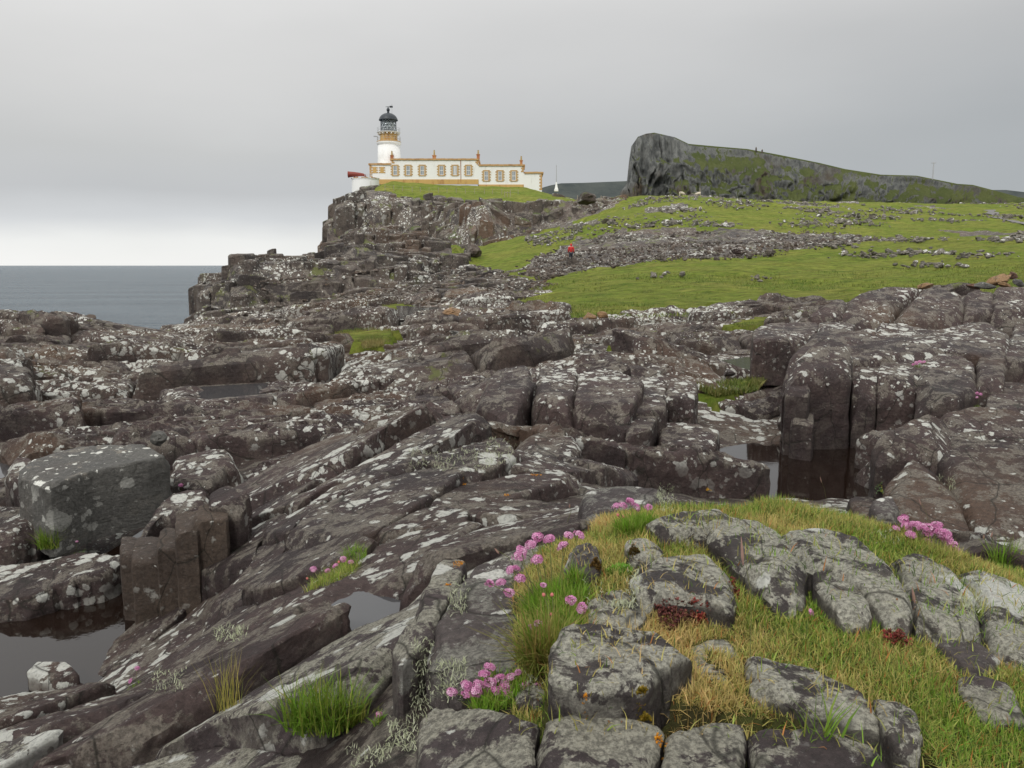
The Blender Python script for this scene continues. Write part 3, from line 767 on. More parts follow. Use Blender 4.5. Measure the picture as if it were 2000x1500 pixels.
# ---- single blocks of the middle distance
midr = empty('jointed_outcrop', (1.5, 10, -2.4), kind='structure')
MS = [
 dict(p=[(1127,790),(1222,800),(1238,782),(1258,745),(1190,718),(1135,722)], Y=9.6, s=(0,.10), h=1.05, rr=.06, notch=1.3, flare=.01, amp=.5),
 dict(p=[(1040,775),(1122,788),(1130,725),(1060,715)], Y=9.9, s=(0,.08), h=1.0, rr=.06, notch=1.3, flare=.01, amp=.5),
 dict(p=[(1222,842),(1272,836),(1288,800),(1238,802)], Y=9.45, s=(0,.08), h=.8, rr=.04, flare=.01, amp=.5),
 dict(p=[(925,780),(1000,800),(1042,745),(1028,712),(950,725)], Y=9.6, s=(.1,.12), h=.8, rr=.12, amp=.8),
 dict(p=[(1285,868),(1395,872),(1402,835),(1300,820)], Y=9.5, s=(0,.1), h=.5, rr=.05),
 dict(p=[(1240,790),(1300,800),(1310,740),(1250,735)], Y=10.3, s=(0,.1), h=.9, rr=.06, amp=.5),
 dict(p=[(1005,858),(1060,840),(1115,845),(1133,868),(1115,890),(1060,900),(1015,885)], Y=6.6, s=(.0,.05), h=.45, rr=.09, amp=.6),
 dict(p=[(1300,770),(1355,780),(1362,745),(1310,738)], Y=10.6, s=(0,.1), h=.8, rr=.06),
]
WS = [
 dict(p=[(1533,740),(1580,728),(1660,722),(1664,680),(1640,652),(1600,655),(1555,690)], Y=10.6, s=(.02,.35), h=1.75, rr=.22, notch=.6, amp=.6, flare=.0, strata=.6),
 dict(p=[(1534,760),(1580,765),(1584,735),(1545,725)], Y=10.35, s=(0,.1), h=1.3, rr=.10, amp=.5, notch=.2, strata=.6),
 dict(p=[(1545,820),(1588,828),(1590,800),(1550,800)], Y=10.1, s=(0,.1), h=.8, rr=.05, amp=.5),
 dict(p=[(1668,745),(1716,745),(1722,640),(1662,640)], Y=10.9, s=(0,.12), h=1.7, rr=.08, amp=.5),
 dict(p=[(1716,735),(1798,738),(1803,680),(1728,668)], Y=10.8, s=(0,.08), h=1.4, rr=.08, amp=.6),
 dict(p=[(1716,700),(1800,705),(1840,660),(1790,628),(1715,632)], Y=11.8, s=(0,.15), h=1.0, rr=.2),
 dict(p=[(1795,765),(1870,772),(1905,750),(1902,700),(1850,688),(1798,700)], Y=10.0, s=(0,.15), h=1.1, rr=.14),
 dict(p=[(1905,740),(1960,745),(1965,690),(1915,682)], Y=10.6, s=(0,.12), h=.9, rr=.1),
 dict(p=[(1928,800),(2010,810),(2020,750),(1935,745)], Y=9.6, s=(0,.1), h=.8, rr=.06),
 dict(p=[(1845,690),(1960,690),(1985,640),(1900,625),(1842,640)], Y=12.5, s=(0,.12), h=.9, rr=.15),
 dict(p=[(1960,700),(2080,705),(2090,640),(1985,630)], Y=12, s=(0,.12), h=.9, rr=.15),
 dict(p=[(1475,662),(1570,660),(1605,642),(1592,628),(1500,630),(1475,642)], Y=14.6, s=(0,.10), h=.85, rr=.06, amp=.5),
 dict(p=[(1600,660),(1660,655),(1672,630),(1600,628)], Y=14.0, s=(0,.10), h=.9, rr=.1),
 dict(p=[(1560,625),(1640,618),(1662,592),(1650,578),(1590,592)], Y=17, s=(-.02,.32), h=.9, rr=.3, amp=.8),
 dict(p=[(1640,628),(1742,625),(1752,590),(1800,560),(1740,550),(1660,572)], Y=17, s=(0,.32), h=.9, rr=.3, amp=.8),
 dict(p=[(1745,628),(1880,622),(1892,580),(1850,558),(1800,554),(1755,585)], Y=17, s=(0,.32), h=.9, rr=.3, amp=.8),
 dict(p=[(1885,622),(1945,605),(1945,570),(1900,558),(1880,575)], Y=17.2, s=(0,.3), h=.9, rr=.25),
 dict(p=[(1940,612),(2000,612),(2060,600),(2060,560),(1942,556)], Y=17.4, s=(0,.3), h=.9, rr=.25),
 dict(p=[(1708,850),(1762,812),(1830,790),(1852,800),(1862,850),(1835,870),(1765,868),(1720,880)], Y=7.1, s=(.05,.28), h=.75, rr=.2, amp=.6),
 dict(p=[(1735,930),(1790,885),(1832,892),(1872,960),(1902,1050),(1850,1065),(1790,1030),(1745,985)], Y=5.2, s=(.05,.22), h=.7, rr=.12, amp=.6),
 dict(p=[(1838,880),(1900,852),(2000,868),(2080,950),(2080,1060),(1965,1062),(1905,1030),(1872,955)], Y=5.2, s=(.12,.25), h=.9, rr=.15, amp=.7),
 dict(p=[(1842,805),(1900,788),(2000,800),(2080,830),(2010,862),(1900,848),(1864,845)], Y=7.6, s=(.05,.2), h=.7, rr=.12, amp=.7),
 dict(p=[(1700,975),(1740,965),(1755,985),(1750,1005),(1712,1002)], Y=4.9, s=(0,.1), h=.35, rr=.04, m='rock_white'),
 dict(p=[(1960,1050),(2000,1040),(2060,1045),(2060,1080),(1980,1085)], Y=3.4, s=(0,.1), h=.5, rr=.05, m='rock_knoll'),
]
LS = [
 dict(p=[(92,950),(182,918),(292,897),(333,885),(310,866),(160,868),(72,888),(30,925)], Y=6.45, s=(.02,.09), h=.62, rr=.03, amp=.25, notch=.15, strata=.3, flare=.0, m='rock_grey', k=.08),
 dict(p=[(8,925),(78,968),(90,950),(60,890),(20,888)], Y=6.7, s=(.1,.1), h=.6, rr=.06),
 dict(p=[(-80,1110),(60,1095),(180,1070),(250,1075),(205,1110),(90,1152),(30,1178),(-80,1195)], Y=5.35, s=(.16,.05), h=.5, rr=.06, amp=.6),
 dict(p=[(-80,985),(60,985),(88,968),(92,1010),(20,1045),(-80,1060)], Y=6.3, s=(.12,.08), h=.5, rr=.06),
 dict(p=[(382,1015),(440,1012),(448,975),(395,985)], Y=5.15, s=(0,.1), h=.75, rr=.04, m='rock_brown', amp=.5, flare=.02),
 dict(p=[(345,1035),(384,1032),(396,995),(350,1000)], Y=5.1, s=(0,.1), h=.75, rr=.03, m='rock_brown', amp=.5, flare=.02),
 dict(p=[(310,1072),(350,1068),(352,1030),(318,1030)], Y=5.15, s=(0,.1), h=.75, rr=.03, m='rock_brown', amp=.5, flare=.02),
 dict(p=[(262,1092),(308,1090),(316,1048),(270,1048)], Y=5.2, s=(0,.1), h=.75, rr=.03, m='rock_brown', amp=.5, flare=.02),
 dict(p=[(236,1080),(262,1082),(268,1050),(240,1045)], Y=5.4, s=(0,.1), h=.7, rr=.03, m='rock_brown', amp=.5),
 dict(p=[(405,985),(470,985),(492,955),(440,945),(408,960)], Y=5.3, s=(.05,.1), h=.45, rr=.04),
 dict(p=[(265,1048),(310,1010),(400,990),(410,950),(350,952),(300,985)], Y=5.6, s=(.1,.12), h=.6, rr=.1),
 dict(p=[(330,935),(400,945),(470,900),(440,870),(340,885)], Y=7.6, s=(.08,.1), h=.5, rr=.1),
 dict(p=[(50,1312),(110,1335),(160,1312),(130,1285),(70,1282)], Y=4.35, s=(.05,.1), h=.4, rr=.04),
 dict(p=[(-60,760),(60,765),(75,725),(-60,715)], Y=14, s=(0,.05), h=.8, rr=.15, m='rock_mid'),
 dict(p=[(-40,745),(62,740),(66,715),(10,708),(-40,712)], Y=13.2, s=(0,.1), h=.8, rr=.15, m='rock_mid'),
]
for s in MS + WS + LS:
    s['m'] = M[s.get('m', 'rock')]
right = empty('pool_outcrop', (4, 10, -2.4), kind='structure')
left = empty('left_outcrop', (-3, 6, -2.4), kind='structure')
WS += [dict(p=[(1545,705),(1700,700),(1850,690),(1960,700),(1960,640),(1600,645)], Y=11.7, s=(0,.15), h=1.7, rr=.2, m=M['rock']), dict(p=[(1735,900),(1850,880),(1990,900),(2080,930),(2080,840),(1800,820)], Y=6.9, s=(.05,.2), h=.9, rr=.2, m=M['rock'])]
MS += [dict(p=[(1050,800),(1290,800),(1300,740),(1040,735)], Y=10.15, s=(0,.08), h=1.1, rr=.06, m=M['rock'])]
for s_ in MS + WS:
    c_ = np.mean(s_['p'], 0); s_['p'] = [tuple(c_ + (np.array(q) - c_) * (1.07 if s_['Y'] < 14 else 1.05)) for q in s_['p']]; s_['notch'] = min(s_.get('notch', 1), .35); s_['k'] = .07; s_['amp'] = s_.get('amp', 1) * .7
for s_ in LS:
    if s_['m'] is M['rock_brown']: c_ = np.mean(s_['p'], 0); s_['p'] = [tuple(c_ + (np.array(q) - c_) * np.array([1.22, 1.1])) for q in s_['p']]; s_['k'] = .06; s_['rr'] = .02
for L, par in ((MS, midr), (WS, right), (LS, left)):
    for s in L: traced(s, par)
    for o in par.children: o.matrix_parent_inverse = at(par)

# ---- jointed bedrock all round them
def zone(name, region, ang, lw, ll, hfun, rel, mat, res_k, y0, y1, tilt=0.05, gap=0.02, seedo=0, child='rock_slab', rrk=0.12, grade=1.0, amp=1.0, notch=1.0, limit=290, keep=None, x0=-1e9, x1=1e9, steps=0.0, mats=None, jit=1.0, flare=.04, skipp=0.0, relief=None):
    par = empty(name, (float(np.mean([p[0] for p in region])), float(np.mean([p[1] for p in region])), 0), kind='structure')
    rg = np.random.default_rng(100 + seedo)
    ca, sa = math.cos(ang), math.sin(ang)
    RP = np.array(region); Q = RP @ np.array([[ca, -sa], [sa, ca]])
    u0, u1, v0, v1 = Q[:, 0].min(), Q[:, 0].max(), Q[:, 1].min(), Q[:, 1].max()
    cells = []; v = v0
    while v < v1:
        w = lw * rg.uniform(.6, 1.45); u = u0 + rg.uniform(-ll, 0)
        n_ = int((u1 - u) / (ll * .9)) + 2
        e = u + np.concatenate([[0], np.cumsum(ll * rg.uniform(.5, 1.6, n_))])
        cells.append(np.stack([e[:-1], e[1:], np.full(n_, v), np.full(n_, v + w)], -1)); v += w
    cells = np.concatenate(cells)
    rot = np.array([[ca, sa], [-sa, ca]])
    C0 = np.stack([(cells[:, 0] + cells[:, 1]) / 2, (cells[:, 2] + cells[:, 3]) / 2], -1) @ rot
    mg = ll * 1.2
    cells = cells[(C0[:, 1] > y0 - mg) & (C0[:, 1] < y1 + mg) & (np.abs(C0[:, 0]) < 0.8 * C0[:, 1] + 1 + mg) & (C0[:, 0] > x0 - mg) & (C0[:, 0] < x1 + mg)]
    a, b, c, d = cells.T
    P = np.stack([np.stack(p_, -1) for p_ in ((a, c), ((a + b) / 2, c), (b, c), (b, (c + d) / 2), (b, d), ((a + b) / 2, d), (a, d), (a, (c + d) / 2))], 1)
    W = P @ rot; q = np.concatenate([W / (ll * 2.2), np.zeros(W.shape[:2] + (1,))], -1)
    W = W + np.stack([fbm(q, 3, 400 + seedo), fbm(q, 3, 500 + seedo)], -1) * ll * 0.85
    W = W + np.stack([vnoise(q * 7.3, 410), vnoise(q * 7.3, 510)], -1) * min(lw, ll) * 0.16 * jit
    CC = W.mean(1); X_, Y_ = CC[:, 0], CC[:, 1]
    ok = (Y_ > y0) & (Y_ < y1) & (X_ > x0) & (X_ < x1) & inpoly(X_, Y_, region) & (np.abs(X_) < 0.74 * Y_ + 1) & (rg.uniform(0, 1, len(X_)) >= skipp)
    W, CC = W[ok], CC[ok]; X_, Y_ = CC[:, 0], CC[:, 1]
    ok = cover(X_, Y_) == 0
    for T in TAKEN: ok &= ~inpoly(X_, Y_, T)
    for T in (POOL_R, POOL_L): ok &= sdist(X_, Y_, T) < -.42 * min(lw, ll)
    if keep is not None: ok &= keep(X_, Y_)
    W, CC = W[ok], CC[ok]
    W = CC[:, None] + (W - CC[:, None]) * (1 - gap / np.hypot(*np.moveaxis(W - CC[:, None], -1, 0)).mean(1))[:, None, None]
    out_ = list(zip(CC, W))
    # drop what stands behind rising ground, out of sight: furthest first beyond the limit
    if len(out_) > limit:
        out_.sort(key=lambda t: t[0][1])
    if out_:
        CA = np.array([t[0] for t in out_]); e_ = 0.4 * lw
        HA = H(CA[:, 0], CA[:, 1]); GXa = (H(CA[:, 0] + e_, CA[:, 1]) - H(CA[:, 0] - e_, CA[:, 1])) / (2 * e_); GYa = (H(CA[:, 0], CA[:, 1] + e_) - H(CA[:, 0], CA[:, 1] - e_)) / (2 * e_)
    pars = [par]
    for i, (C, W) in enumerate(out_):
        if i and i % limit == 0: par = empty(name, (float(C[0]), float(C[1]), 0), kind='structure'); pars.append(par)
        hc, gx, gy = float(HA[i]), float(GXa[i]), float(GYa[i])
        q = np.array([[C[0] / rel[1], C[1] / rel[1], 0.3]])
        dz = rel[0] * float(fbm(q, 2, 300 + seedo)[0]) * 1.6 + rg.normal(0, rel[2]) * (3.0 if rg.random() < .12 else 1.0)
        dz = min(dz, .45) if child == 'rock_slab' and C[1] > 128 else dz
        dz = round(dz / (rel[0] * .35 + 1e-6)) * rel[0] * .35 * .7 + dz * .3
        gx = np.clip(gx * grade, -.5, .5) + rg.normal(0, tilt); gy = np.clip(gy * grade, -.5, .5) + rg.normal(0, tilt)
        top = lambda x, y, hc=hc, gx=gx, gy=gy, C=C, dz=dz: hc + dz + gx * (x - C[0]) + gy * (y - C[1])
        res = max(0.008, C[1] * res_k)
        m_ = mat if not mats or C[1] > 3.1 else mats[int(rg.choice(len(mats)))]
        block(W, top, hfun(C, dz) if callable(hfun) else hfun, res, rrk * min(lw, ll) * rg.uniform(.5, 1.5), int(rg.integers(1, 99999)), amp, notch, 1.0, flare, 1, child, m_, par, steps=steps)
    for par in pars:
        for o in par.children: o.matrix_parent_inverse = at(par)
    print('zone', name, len(out_))
    return par
BIG = [(-90, -5), (90, -5), (90, 300), (-90, 300)]
import time as _t
_t0 = _t.time()
zone('near_pavement', BIG, R(64), .60, .85, .45, (.06, 1.5, .012), M['rock'], .0046, 1.0, 7.6, mats=[M['rock'], M['rock'], M['rock_slab']], tilt=.015, gap=.007, seedo=1, rrk=.035, amp=.55, notch=.4, steps=0.0)
zone('shore_pavement', BIG, R(25), 1.0, 2.1, .85, (.36, 2.8, .05), M['rock'], .0050, 7.6, 16.5, tilt=.05, gap=.012, seedo=2, rrk=.07, amp=.55, steps=.10)
zone('weathered_shelf', BIG, R(14), 1.45, 3.0, 1.2, (.55, 4.5, .08), M['rock_mid'], .0054, 16.5, 34, tilt=.05, gap=.02, seedo=3, rrk=.07, amp=.55, steps=.16)
zone('broken_shelf', BIG, R(8), 1.9, 3.4, 1.6, (.85, 8, .14), M['rock_mid'], .0052, 34, 64, tilt=.05, gap=.03, seedo=4, rrk=.07, amp=.6, steps=.25, limit=298)
zone('low_terrace', BIG, R(5), 1.6, 2.0, 3.0, (.5, 8, .2), M['rock_far'], .0085, 64, 128, tilt=.05, gap=.06, seedo=5, rrk=.08, grade=.25, keep=lambda x, y: (x < 8) & (-y * .42 < x), limit=298, x1=8)
zone('lighthouse_cliff', BIG, R(15), 2.0, 2.6, 9.0, (1.5, 7, .5), M['rock_cliff'], .0085, 128, 200, tilt=.14, gap=.10, seedo=6, rrk=.07, grade=.3, amp=1.1, keep=lambda x, y: (sdist(x, y, CL) > -2) & (sdist(x, y, CL) < 11), limit=298)
print('blocks', _t.time() - _t0, STAT)

# ------------------------------------------------------------------ headland and far hills
def prof(L):
    L = np.array(L, float); return L
def headland():
    rid = prof([(1226, 345, 600), (1229, 312, 602), (1233, 286, 606), (1246, 267, 612), (1262, 261, 616), (1278, 259, 620), (1318, 268, 625), (1345, 281, 628), (1400, 286, 630), (1460, 291, 630), (1520, 302, 626),
                (1600, 318, 618), (1650, 330, 610), (1720, 341, 600), (1790, 343, 590), (1830, 351, 580), (1870, 359, 570), (1900, 361, 560), (1950, 374, 550), (1990, 385, 545), (2060, 396, 540), (2160, 402, 535)])
    nu, nv = 620, 170
    u = np.linspace(0, 1, nu); px = 1226 + (2160 - 1226) * u ** 1.15
    rp = np.interp(px, rid[:, 0], rid[:, 1]); rY = np.interp(px, rid[:, 0], rid[:, 2])
    top = np.array([pt(a, b, c) for a, b, c in zip(px, rp, rY)])
    bY = 470 + 0 * px - 30 * sstep(1226, 1300, px) * 0
    bot = np.array([pt(a + 8, 404, c) for a, c in zip(px, bY)]); bot[:, 2] = -8
    v = np.linspace(0, 1, nv)[:, None]
    # front: crags under the crest, then a long turf apron
    cl = (1 - sstep(1262, 1345, px))[None]            # the sea cliff at the western end
    s = v / 1.0
    zf = np.where(s < .18, s / .18 * .46, np.where(s < .55, .46 + (s - .18) / .37 * .26, .72 + (s - .55) / .45 * .28))
    fl = 0.02 + 0.0 * s
    zc = np.clip(s * 3.2, 0, 1) ** 0.9
    zz = zf * (1 - cl) + zc * cl
    yy = s * (1 - cl) + (s ** 1.0 * 0.9) * cl
    X = top[None, :, 0] + (bot[None, :, 0] - top[None, :, 0]) * yy
    Yv = top[None, :, 1] + (bot[None, :, 1] - top[None, :, 1]) * yy
    Z = top[None, :, 2] + (bot[None, :, 2] - top[None, :, 2]) * zz
    q = np.stack([X, Yv, Z], -1)
    cr = fbm(q / np.array([14, 20, 30]), 5, 201, .6); cr2 = fbm(np.stack([X / 7, Yv / 7, Z / 16], -1), 4, 205)
    crag = sstep(.02, .10, s) * (1 - sstep(.35, .62, s)) * (1 - .0 * cl) + cl * .9
    ed = sstep(0, .03, s)
    Yv = Yv - (cr * 13 + np.abs(cr2) * 11) * crag * ed - fbm(q / 60, 3, 211) * 10 * ed
    rib = np.abs(fbm(np.stack([X / 5.5, Yv / 40, Z / 90], -1), 3, 207))
    Yv = Yv - (rib * 16 - 4) * cl * ed
    X = X + cr2 * 4 * crag * ed
    Z = Z + (np.abs(fbm(q / 9, 4, 213)) * 5 - 1.5) * crag * ed + fbm(q / 14, 4, 215) * 1.0 * ed
    # back side falls away
    nb = 30
    vb = np.linspace(1, 0, nb + 1)[:-1][:, None]
    Xb = top[None, :, 0] + 30 * vb * cl; Yb = top[None, :, 1] + 260 * vb + 0 * Xb; Zb = top[None, :, 2] * (1 - vb ** 1.3) + (-9) * vb ** 1.3
    qb = np.stack([Xb, Yb, Zb], -1); Zb = Zb + fbm(qb / 20, 4, 219) * 2 * vb
    A = np.concatenate([np.stack([Xb, Yb, Zb], -1), np.stack([X, Yv, Z], -1)])
    k = NT('headland_surface'); p = k.pos(); nz_ = k.nrmz()
    n = k.noise(p, .05, 7, .65); n2 = k.noise(k.scale(p, (1, 1, .35)), .22, 7, .75)
    rk = k.mix(k.map(n2, .35, .65), (.105, .110, .108), (.28, .285, .27))
    rk = k.mix(k.map(k.noise(p, .03, 5, .6), .5, .7), rk, (.11, .085, .06))
    gr = k.mix(k.map(n, .35, .65), (.090, .112, .040), (.13, .148, .056))
    gr = k.mix(k.math('MULTIPLY', k.map(k.noise(p, .5, 5, .8), .60, .68), .7), gr, (.22, .22, .20))
    hz = k.n('ShaderNodeSeparateXYZ'); k.l(p, hz.inputs[0])
    f = k.math('ADD', k.map(nz_, .30, .85), k.math('MULTIPLY', k.math('SUBTRACT', n2, .5), 3.6))
    f = k.math('ADD', f, k.map(hz.outputs[2], 12, 70, .50, -.02))
    f = k.math('ADD', f, k.map(hz.outputs[0], 105, 150, -.45, .16))
    f = k.math('ADD', f, k.math('MULTIPLY', k.math('SUBTRACT', n, .5), 1.6))
    col = k.mix(k.map(f, .35, .60), rk, gr)
    b1 = k.bump(n2, 1.0, 4.0); b2 = k.bump(k.noise(k.scale(p, (1, 1, .3)), .8, 6, .75), .8, 1.0, b1)
    m = k.done(col, .95, b2, .1)
    V = A.reshape(-1, 3)
    # western cliff wraps round: close the end with its own ragged wall
    tag(link('headland', mesh_np('headland', V, gridfaces(len(A), nu), m)), kind='structure')
    ne, me_ = 60, 90
    e0 = A[::-1][:, 0] if False else A[:, 0]
    i = np.linspace(0, len(A) - 1, me_).astype(int); E = e0[i]
    t = np.linspace(0, 1, ne)[:, None]
    Xe = E[None, :, 0] - 6 * t * (1 - t) * 2 - 3 * t; Ye = E[None, :, 1] + 0 * t; Ze = E[None, :, 2] * (1 - t) + (-12) * t
    qe = np.stack([Xe, Ye, Ze], -1); Xe = Xe - (fbm(qe / 18, 4, 221) * 5 + np.abs(fbm(np.stack([Xe / 6, Ye / 6, Ze / 18], -1), 3, 223)) * 4) * sstep(0, .1, t)
    tag(link('headland_cliff', mesh_np('headland_cliff', np.stack([Xe, Ye, Ze], -1).reshape(-1, 3), gridfaces(ne, me_)[:, ::-1], m)), kind='structure')
    return top
HEADTOP = headland()
k = NT('far_moor'); p = k.pos(); n = k.noise(k.scale(p, (1, 1, 2)), .012, 7, .7)
farmat = k.done(k.mix(k.map(n, .35, .65), (.050, .060, .062), (.085, .095, .088)), 1.0, k.bump(n, .8, 20.0), .05)
def far_hill(name, L, Y0, Y1, seed):
    L = np.array(L, float); n = 160; px = np.linspace(L[0, 0], L[-1, 0], n); py = np.interp(px, L[:, 0], L[:, 1])
    T = np.array([pt(a, b, Y1) for a, b in zip(px, py)]); m = 40; s = np.linspace(0, 1, m)[:, None]
    sc = (Y0 + (Y1 - Y0) * (1 - s)) / Y1
    X = T[None, :, 0] * (0.9 * sc + .1); Y = T[None, :, 1] * sc; Z = T[None, :, 2] * (1 - s ** .8) - 10 * s
    q = np.stack([X, Y, Z], -1); Z = Z + fbm(q / 60, 4, seed) * 14 * sstep(0, .1, s) * (1 - s); 
    Xb = T[None, :, 0] + 0 * s; Yb = T[None, :, 1] + 500 * s[::-1]; Zb = T[None, :, 2] * (1 - s[::-1] ** 1.5) - 10 * s[::-1]
    A = np.concatenate([np.stack([Xb, Yb, Zb], -1)[:-1], np.stack([X, Y, Z], -1)])
    tag(link(name, mesh_np(name, A.reshape(-1, 3), gridfaces(len(A), n), farmat)), kind='structure')
far_hill('distant_hill', [(1040, 372), (1075, 362), (1095, 358), (1140, 357), (1190, 355), (1240, 353), (1300, 356), (1400, 380)], 900, 1500, 301)
far_hill('distant_hill', [(1850, 380), (1930, 371), (1965, 371), (2000, 375), (2100, 378), (2300, 380)], 900, 1500, 305)

# ------------------------------------------------------------------ lighthouse station
def zat(py, Y): return float(pt(1000, py, Y)[2])
def xat(px, py, Y): return float(pt(px, py, Y)[0])
YB, YT = 190.0, 197.0
XB = lambda px: xat(px, 340, YB)
tx = xat(759.5, 280, YT); ms = YT / F / 1.03
ZT = lambda py: zat(py, YT)
z0 = 17.6
lt = empty('lighthouse', (tx, YT, z0), label='white round lighthouse tower with ochre band and black domed lantern', cat='lighthouse')
rel = lambda prof: [(r * ms, ZT(py) - z0) for r, py in prof]
def lathe_part(name, prof, mat, par, n=40, smooth=True):
    b = MB(); b.lathe(rel(prof), n); o = b.build(name, mat, par, False)
    me = o.data
    if smooth: me.polygons.foreach_set('use_smooth', [len(f.vertices) == 4 for f in me.polygons])
    me.set_sharp_from_angle(angle=R(35)) if hasattr(me, 'set_sharp_from_angle') else None
    return o
b = MB(); b.lathe([(23.5 * ms, -1.0), (22.4 * ms, ZT(310) - z0), (21.2 * ms, ZT(284) - z0)], 48); o = b.build('tower_wall', M['white'], lt); o.data.polygons.foreach_set('use_smooth', [len(f.vertices) == 4 for f in o.data.polygons])
lathe_part('cornice', [(21.3, 284.5), (22.2, 283), (23.4, 281.5), (23.8, 279.8), (23.6, 278.6)], M['white'], lt)
lathe_part('cornice_band', [(23.7, 278.5), (23.9, 277.6), (22.5, 276.6), (17, 276.2)], M['ochre2'], lt)
lathe_part('watch_room', [(17.2, 277), (16.9, 260.5)], M['ochre'], lt)
for k_ in range(16):
    a_ = k_ * math.pi / 8; b = MB(); Mx = np.array(Matrix.Rotation(a_, 4, 'Z'))
    b.box(16.6 * ms, 21.5 * ms, -.10, .10, ZT(263.4) - z0, ZT(260.6) - z0, Mx); b.build('gallery_bracket', M['white'], lt)
lathe_part('gallery', [(16.5, 260.7), (22.0, 260.2), (22.8, 259.2), (22.8, 258.6), (16, 258.4)], M['white'], lt)
def railing(par, r, pya, pyb, name, n=20):
    b = MB()
    za, zb_ = ZT(pya) - z0, ZT(pyb) - z0
    for i in range(n):
        a_ = 2 * math.pi * i / n; b.tube([(r * ms * math.cos(a_), r * ms * math.sin(a_), za), (r * ms * math.cos(a_), r * ms * math.sin(a_), zb_)], .028, 5)
    for zz_ in (zb_, (za + zb_) / 2):
        b.tube([(r * ms * math.cos(t), r * ms * math.sin(t), zz_) for t in np.linspace(0, 2 * math.pi, 41)], .022, 4)
    return b.build(name, M['metal'], par)
railing(lt, 22.0, 258.5, 250.5, 'gallery_railing'); railing(lt, 22.6, 276.5, 267.5, 'lower_railing')
lan = lathe_part('lantern', [(15.6, 258.4), (15.6, 256.5), (14.6, 256.3)], M['black'], lt)
b = MB(); b.lathe(rel([(14.6, 257), (14.6, 235.5)]), 32, cap=False); b.build('glazing', M['lantern_glass'], lan)
b = MB(); b.lathe(rel([(5, 256), (9, 253), (10.5, 246), (9, 239), (5, 236.5)]), 20); b.build('lens', M['lens'], lan, True)
b = MB(); r_ = 15.0 * ms; zz = [ZT(p_) - z0 for p_ in (257, 251.5, 246, 240.5, 235)]
for q_ in zz: b.tube([(r_ * math.cos(t), r_ * math.sin(t), q_) for t in np.linspace(0, 2 * math.pi, 33)], .05, 5)
nd = 12
for i in range(nd):
    for sg in (1, -1):
        P_ = []
        for j in range(5):
            a_ = 2 * math.pi * (i + sg * 0.5 * j) / nd; P_.append((r_ * math.cos(a_), r_ * math.sin(a_), zz[j]))
        b.tube(P_, .036, 4)
b.build('lattice_bars', M['black'], lan)
lathe_part('dome', [(18.2, 235.6), (18.6, 234.6), (18.0, 233.6), (17.2, 231), (15.2, 227.5), (12, 224.4), (7.5, 222.0), (3, 220.9), (2.6, 220.6)], M['black'], lt)
lathe_part('vent', [(2.4, 221), (2.2, 217), (2.9, 216.5), (3.3, 214.3), (2.6, 212.2), (1.2, 210.8), (.5, 207.5)], M['black'], lt, 16)
b = MB(); zv = ZT(208.6) - z0; b.box(-.6, 1.0, -.03, .03, zv - .05, zv + .05); b.box(.35, 1.1, -.04, .04, zv - .2, zv + .22); b.build('weather_vane', M['black'], lt)
b = MB(); b.tube([(7.5 * ms, 0, ZT(224) - z0), (7.5 * ms, 0, ZT(203) - z0)], .035, 5); b.build('lightning_rod', M['metal'], lt)
b = MB(); xa = -22 * ms; b.tube([(xa, 0, ZT(275) - z0), (xa, 0, ZT(266) - z0), (xa - .9, 0, ZT(265) - z0)], .05, 5); b.box(xa - .9, xa - .1, -.25, .25, ZT(267) - z0, ZT(266.2) - z0); b.build('antenna', M['metal'], lt)

kh = empty('keepers_house', (XB(880), YB, 17.0), label='long low white keepers\' cottages with ochre window surrounds below the lighthouse', cat='house')
HX = lambda px: XB(px) - kh.location.x
HZ = lambda py: zat(py, YB) - kh.location.z
def hbox(name, mat, px0, px1, py0, py1, ya, yb, par=kh):
    b = MB(); b.box(HX(px0), HX(px1), ya, yb, HZ(py1), HZ(py0)); return b.build(name, mat, par)
def walls(px0, px1, ptop, yb, pb=352, front=0.0):
    b = MB(); b.box(HX(px0), HX(px1), front, yb, HZ(pb), HZ(ptop)); b.build('wall', M['white'], kh)
walls(765, 933, 312.5, 8.5, 351.0); walls(722, 765, 321.5, 7.5, 351, .01); walls(933, 1022.5, 323.5, 8.3, 361, .012); walls(1022.5, 1058.5, 338.5, 7.8, 376, .02)
def coping(px0, px1, py, yb, ovl=.22):
    b = MB(); n_ = max(3, int((px1 - px0) / 8)); X_ = np.linspace(HX(px0), HX(px1), n_ + 1)
    for i in range(n_):
        j = ((i * 37) % 5 - 2) * .012; b.box(X_[i] + .01, X_[i + 1] - .01, -ovl, .3, HZ(py + 3.2) + j, HZ(py) + j)
        b.box(X_[i] + .01, X_[i + 1] - .01, yb - .3, yb + ovl, HZ(py + 3.2), HZ(py))
    b.box(HX(px0) - .2, HX(px0) + .2, .31, yb - .31, HZ(py + 3.2), HZ(py)); b.box(HX(px1) - .2, HX(px1) + .2, .31, yb - .31, HZ(py + 3.2), HZ(py))
    b.build('coping', M['copestone'], kh)
coping(763.5, 934.5, 309.6, 8.5); coping(721, 764, 318.8, 7.5); coping(935, 1024, 320.9, 8.3); coping(1024, 1060, 335.6, 7.8)
hbox('plinth', M['ochre'], 736, 934.5, 350.4, 360, -.14, .2); hbox('plinth', M['ochre'], 935, 1022.8, 360.4, 371, -.14, .2)
hbox('flat_roof', M['slate'], 766, 931, 313.2, 314, .5, 8.0)
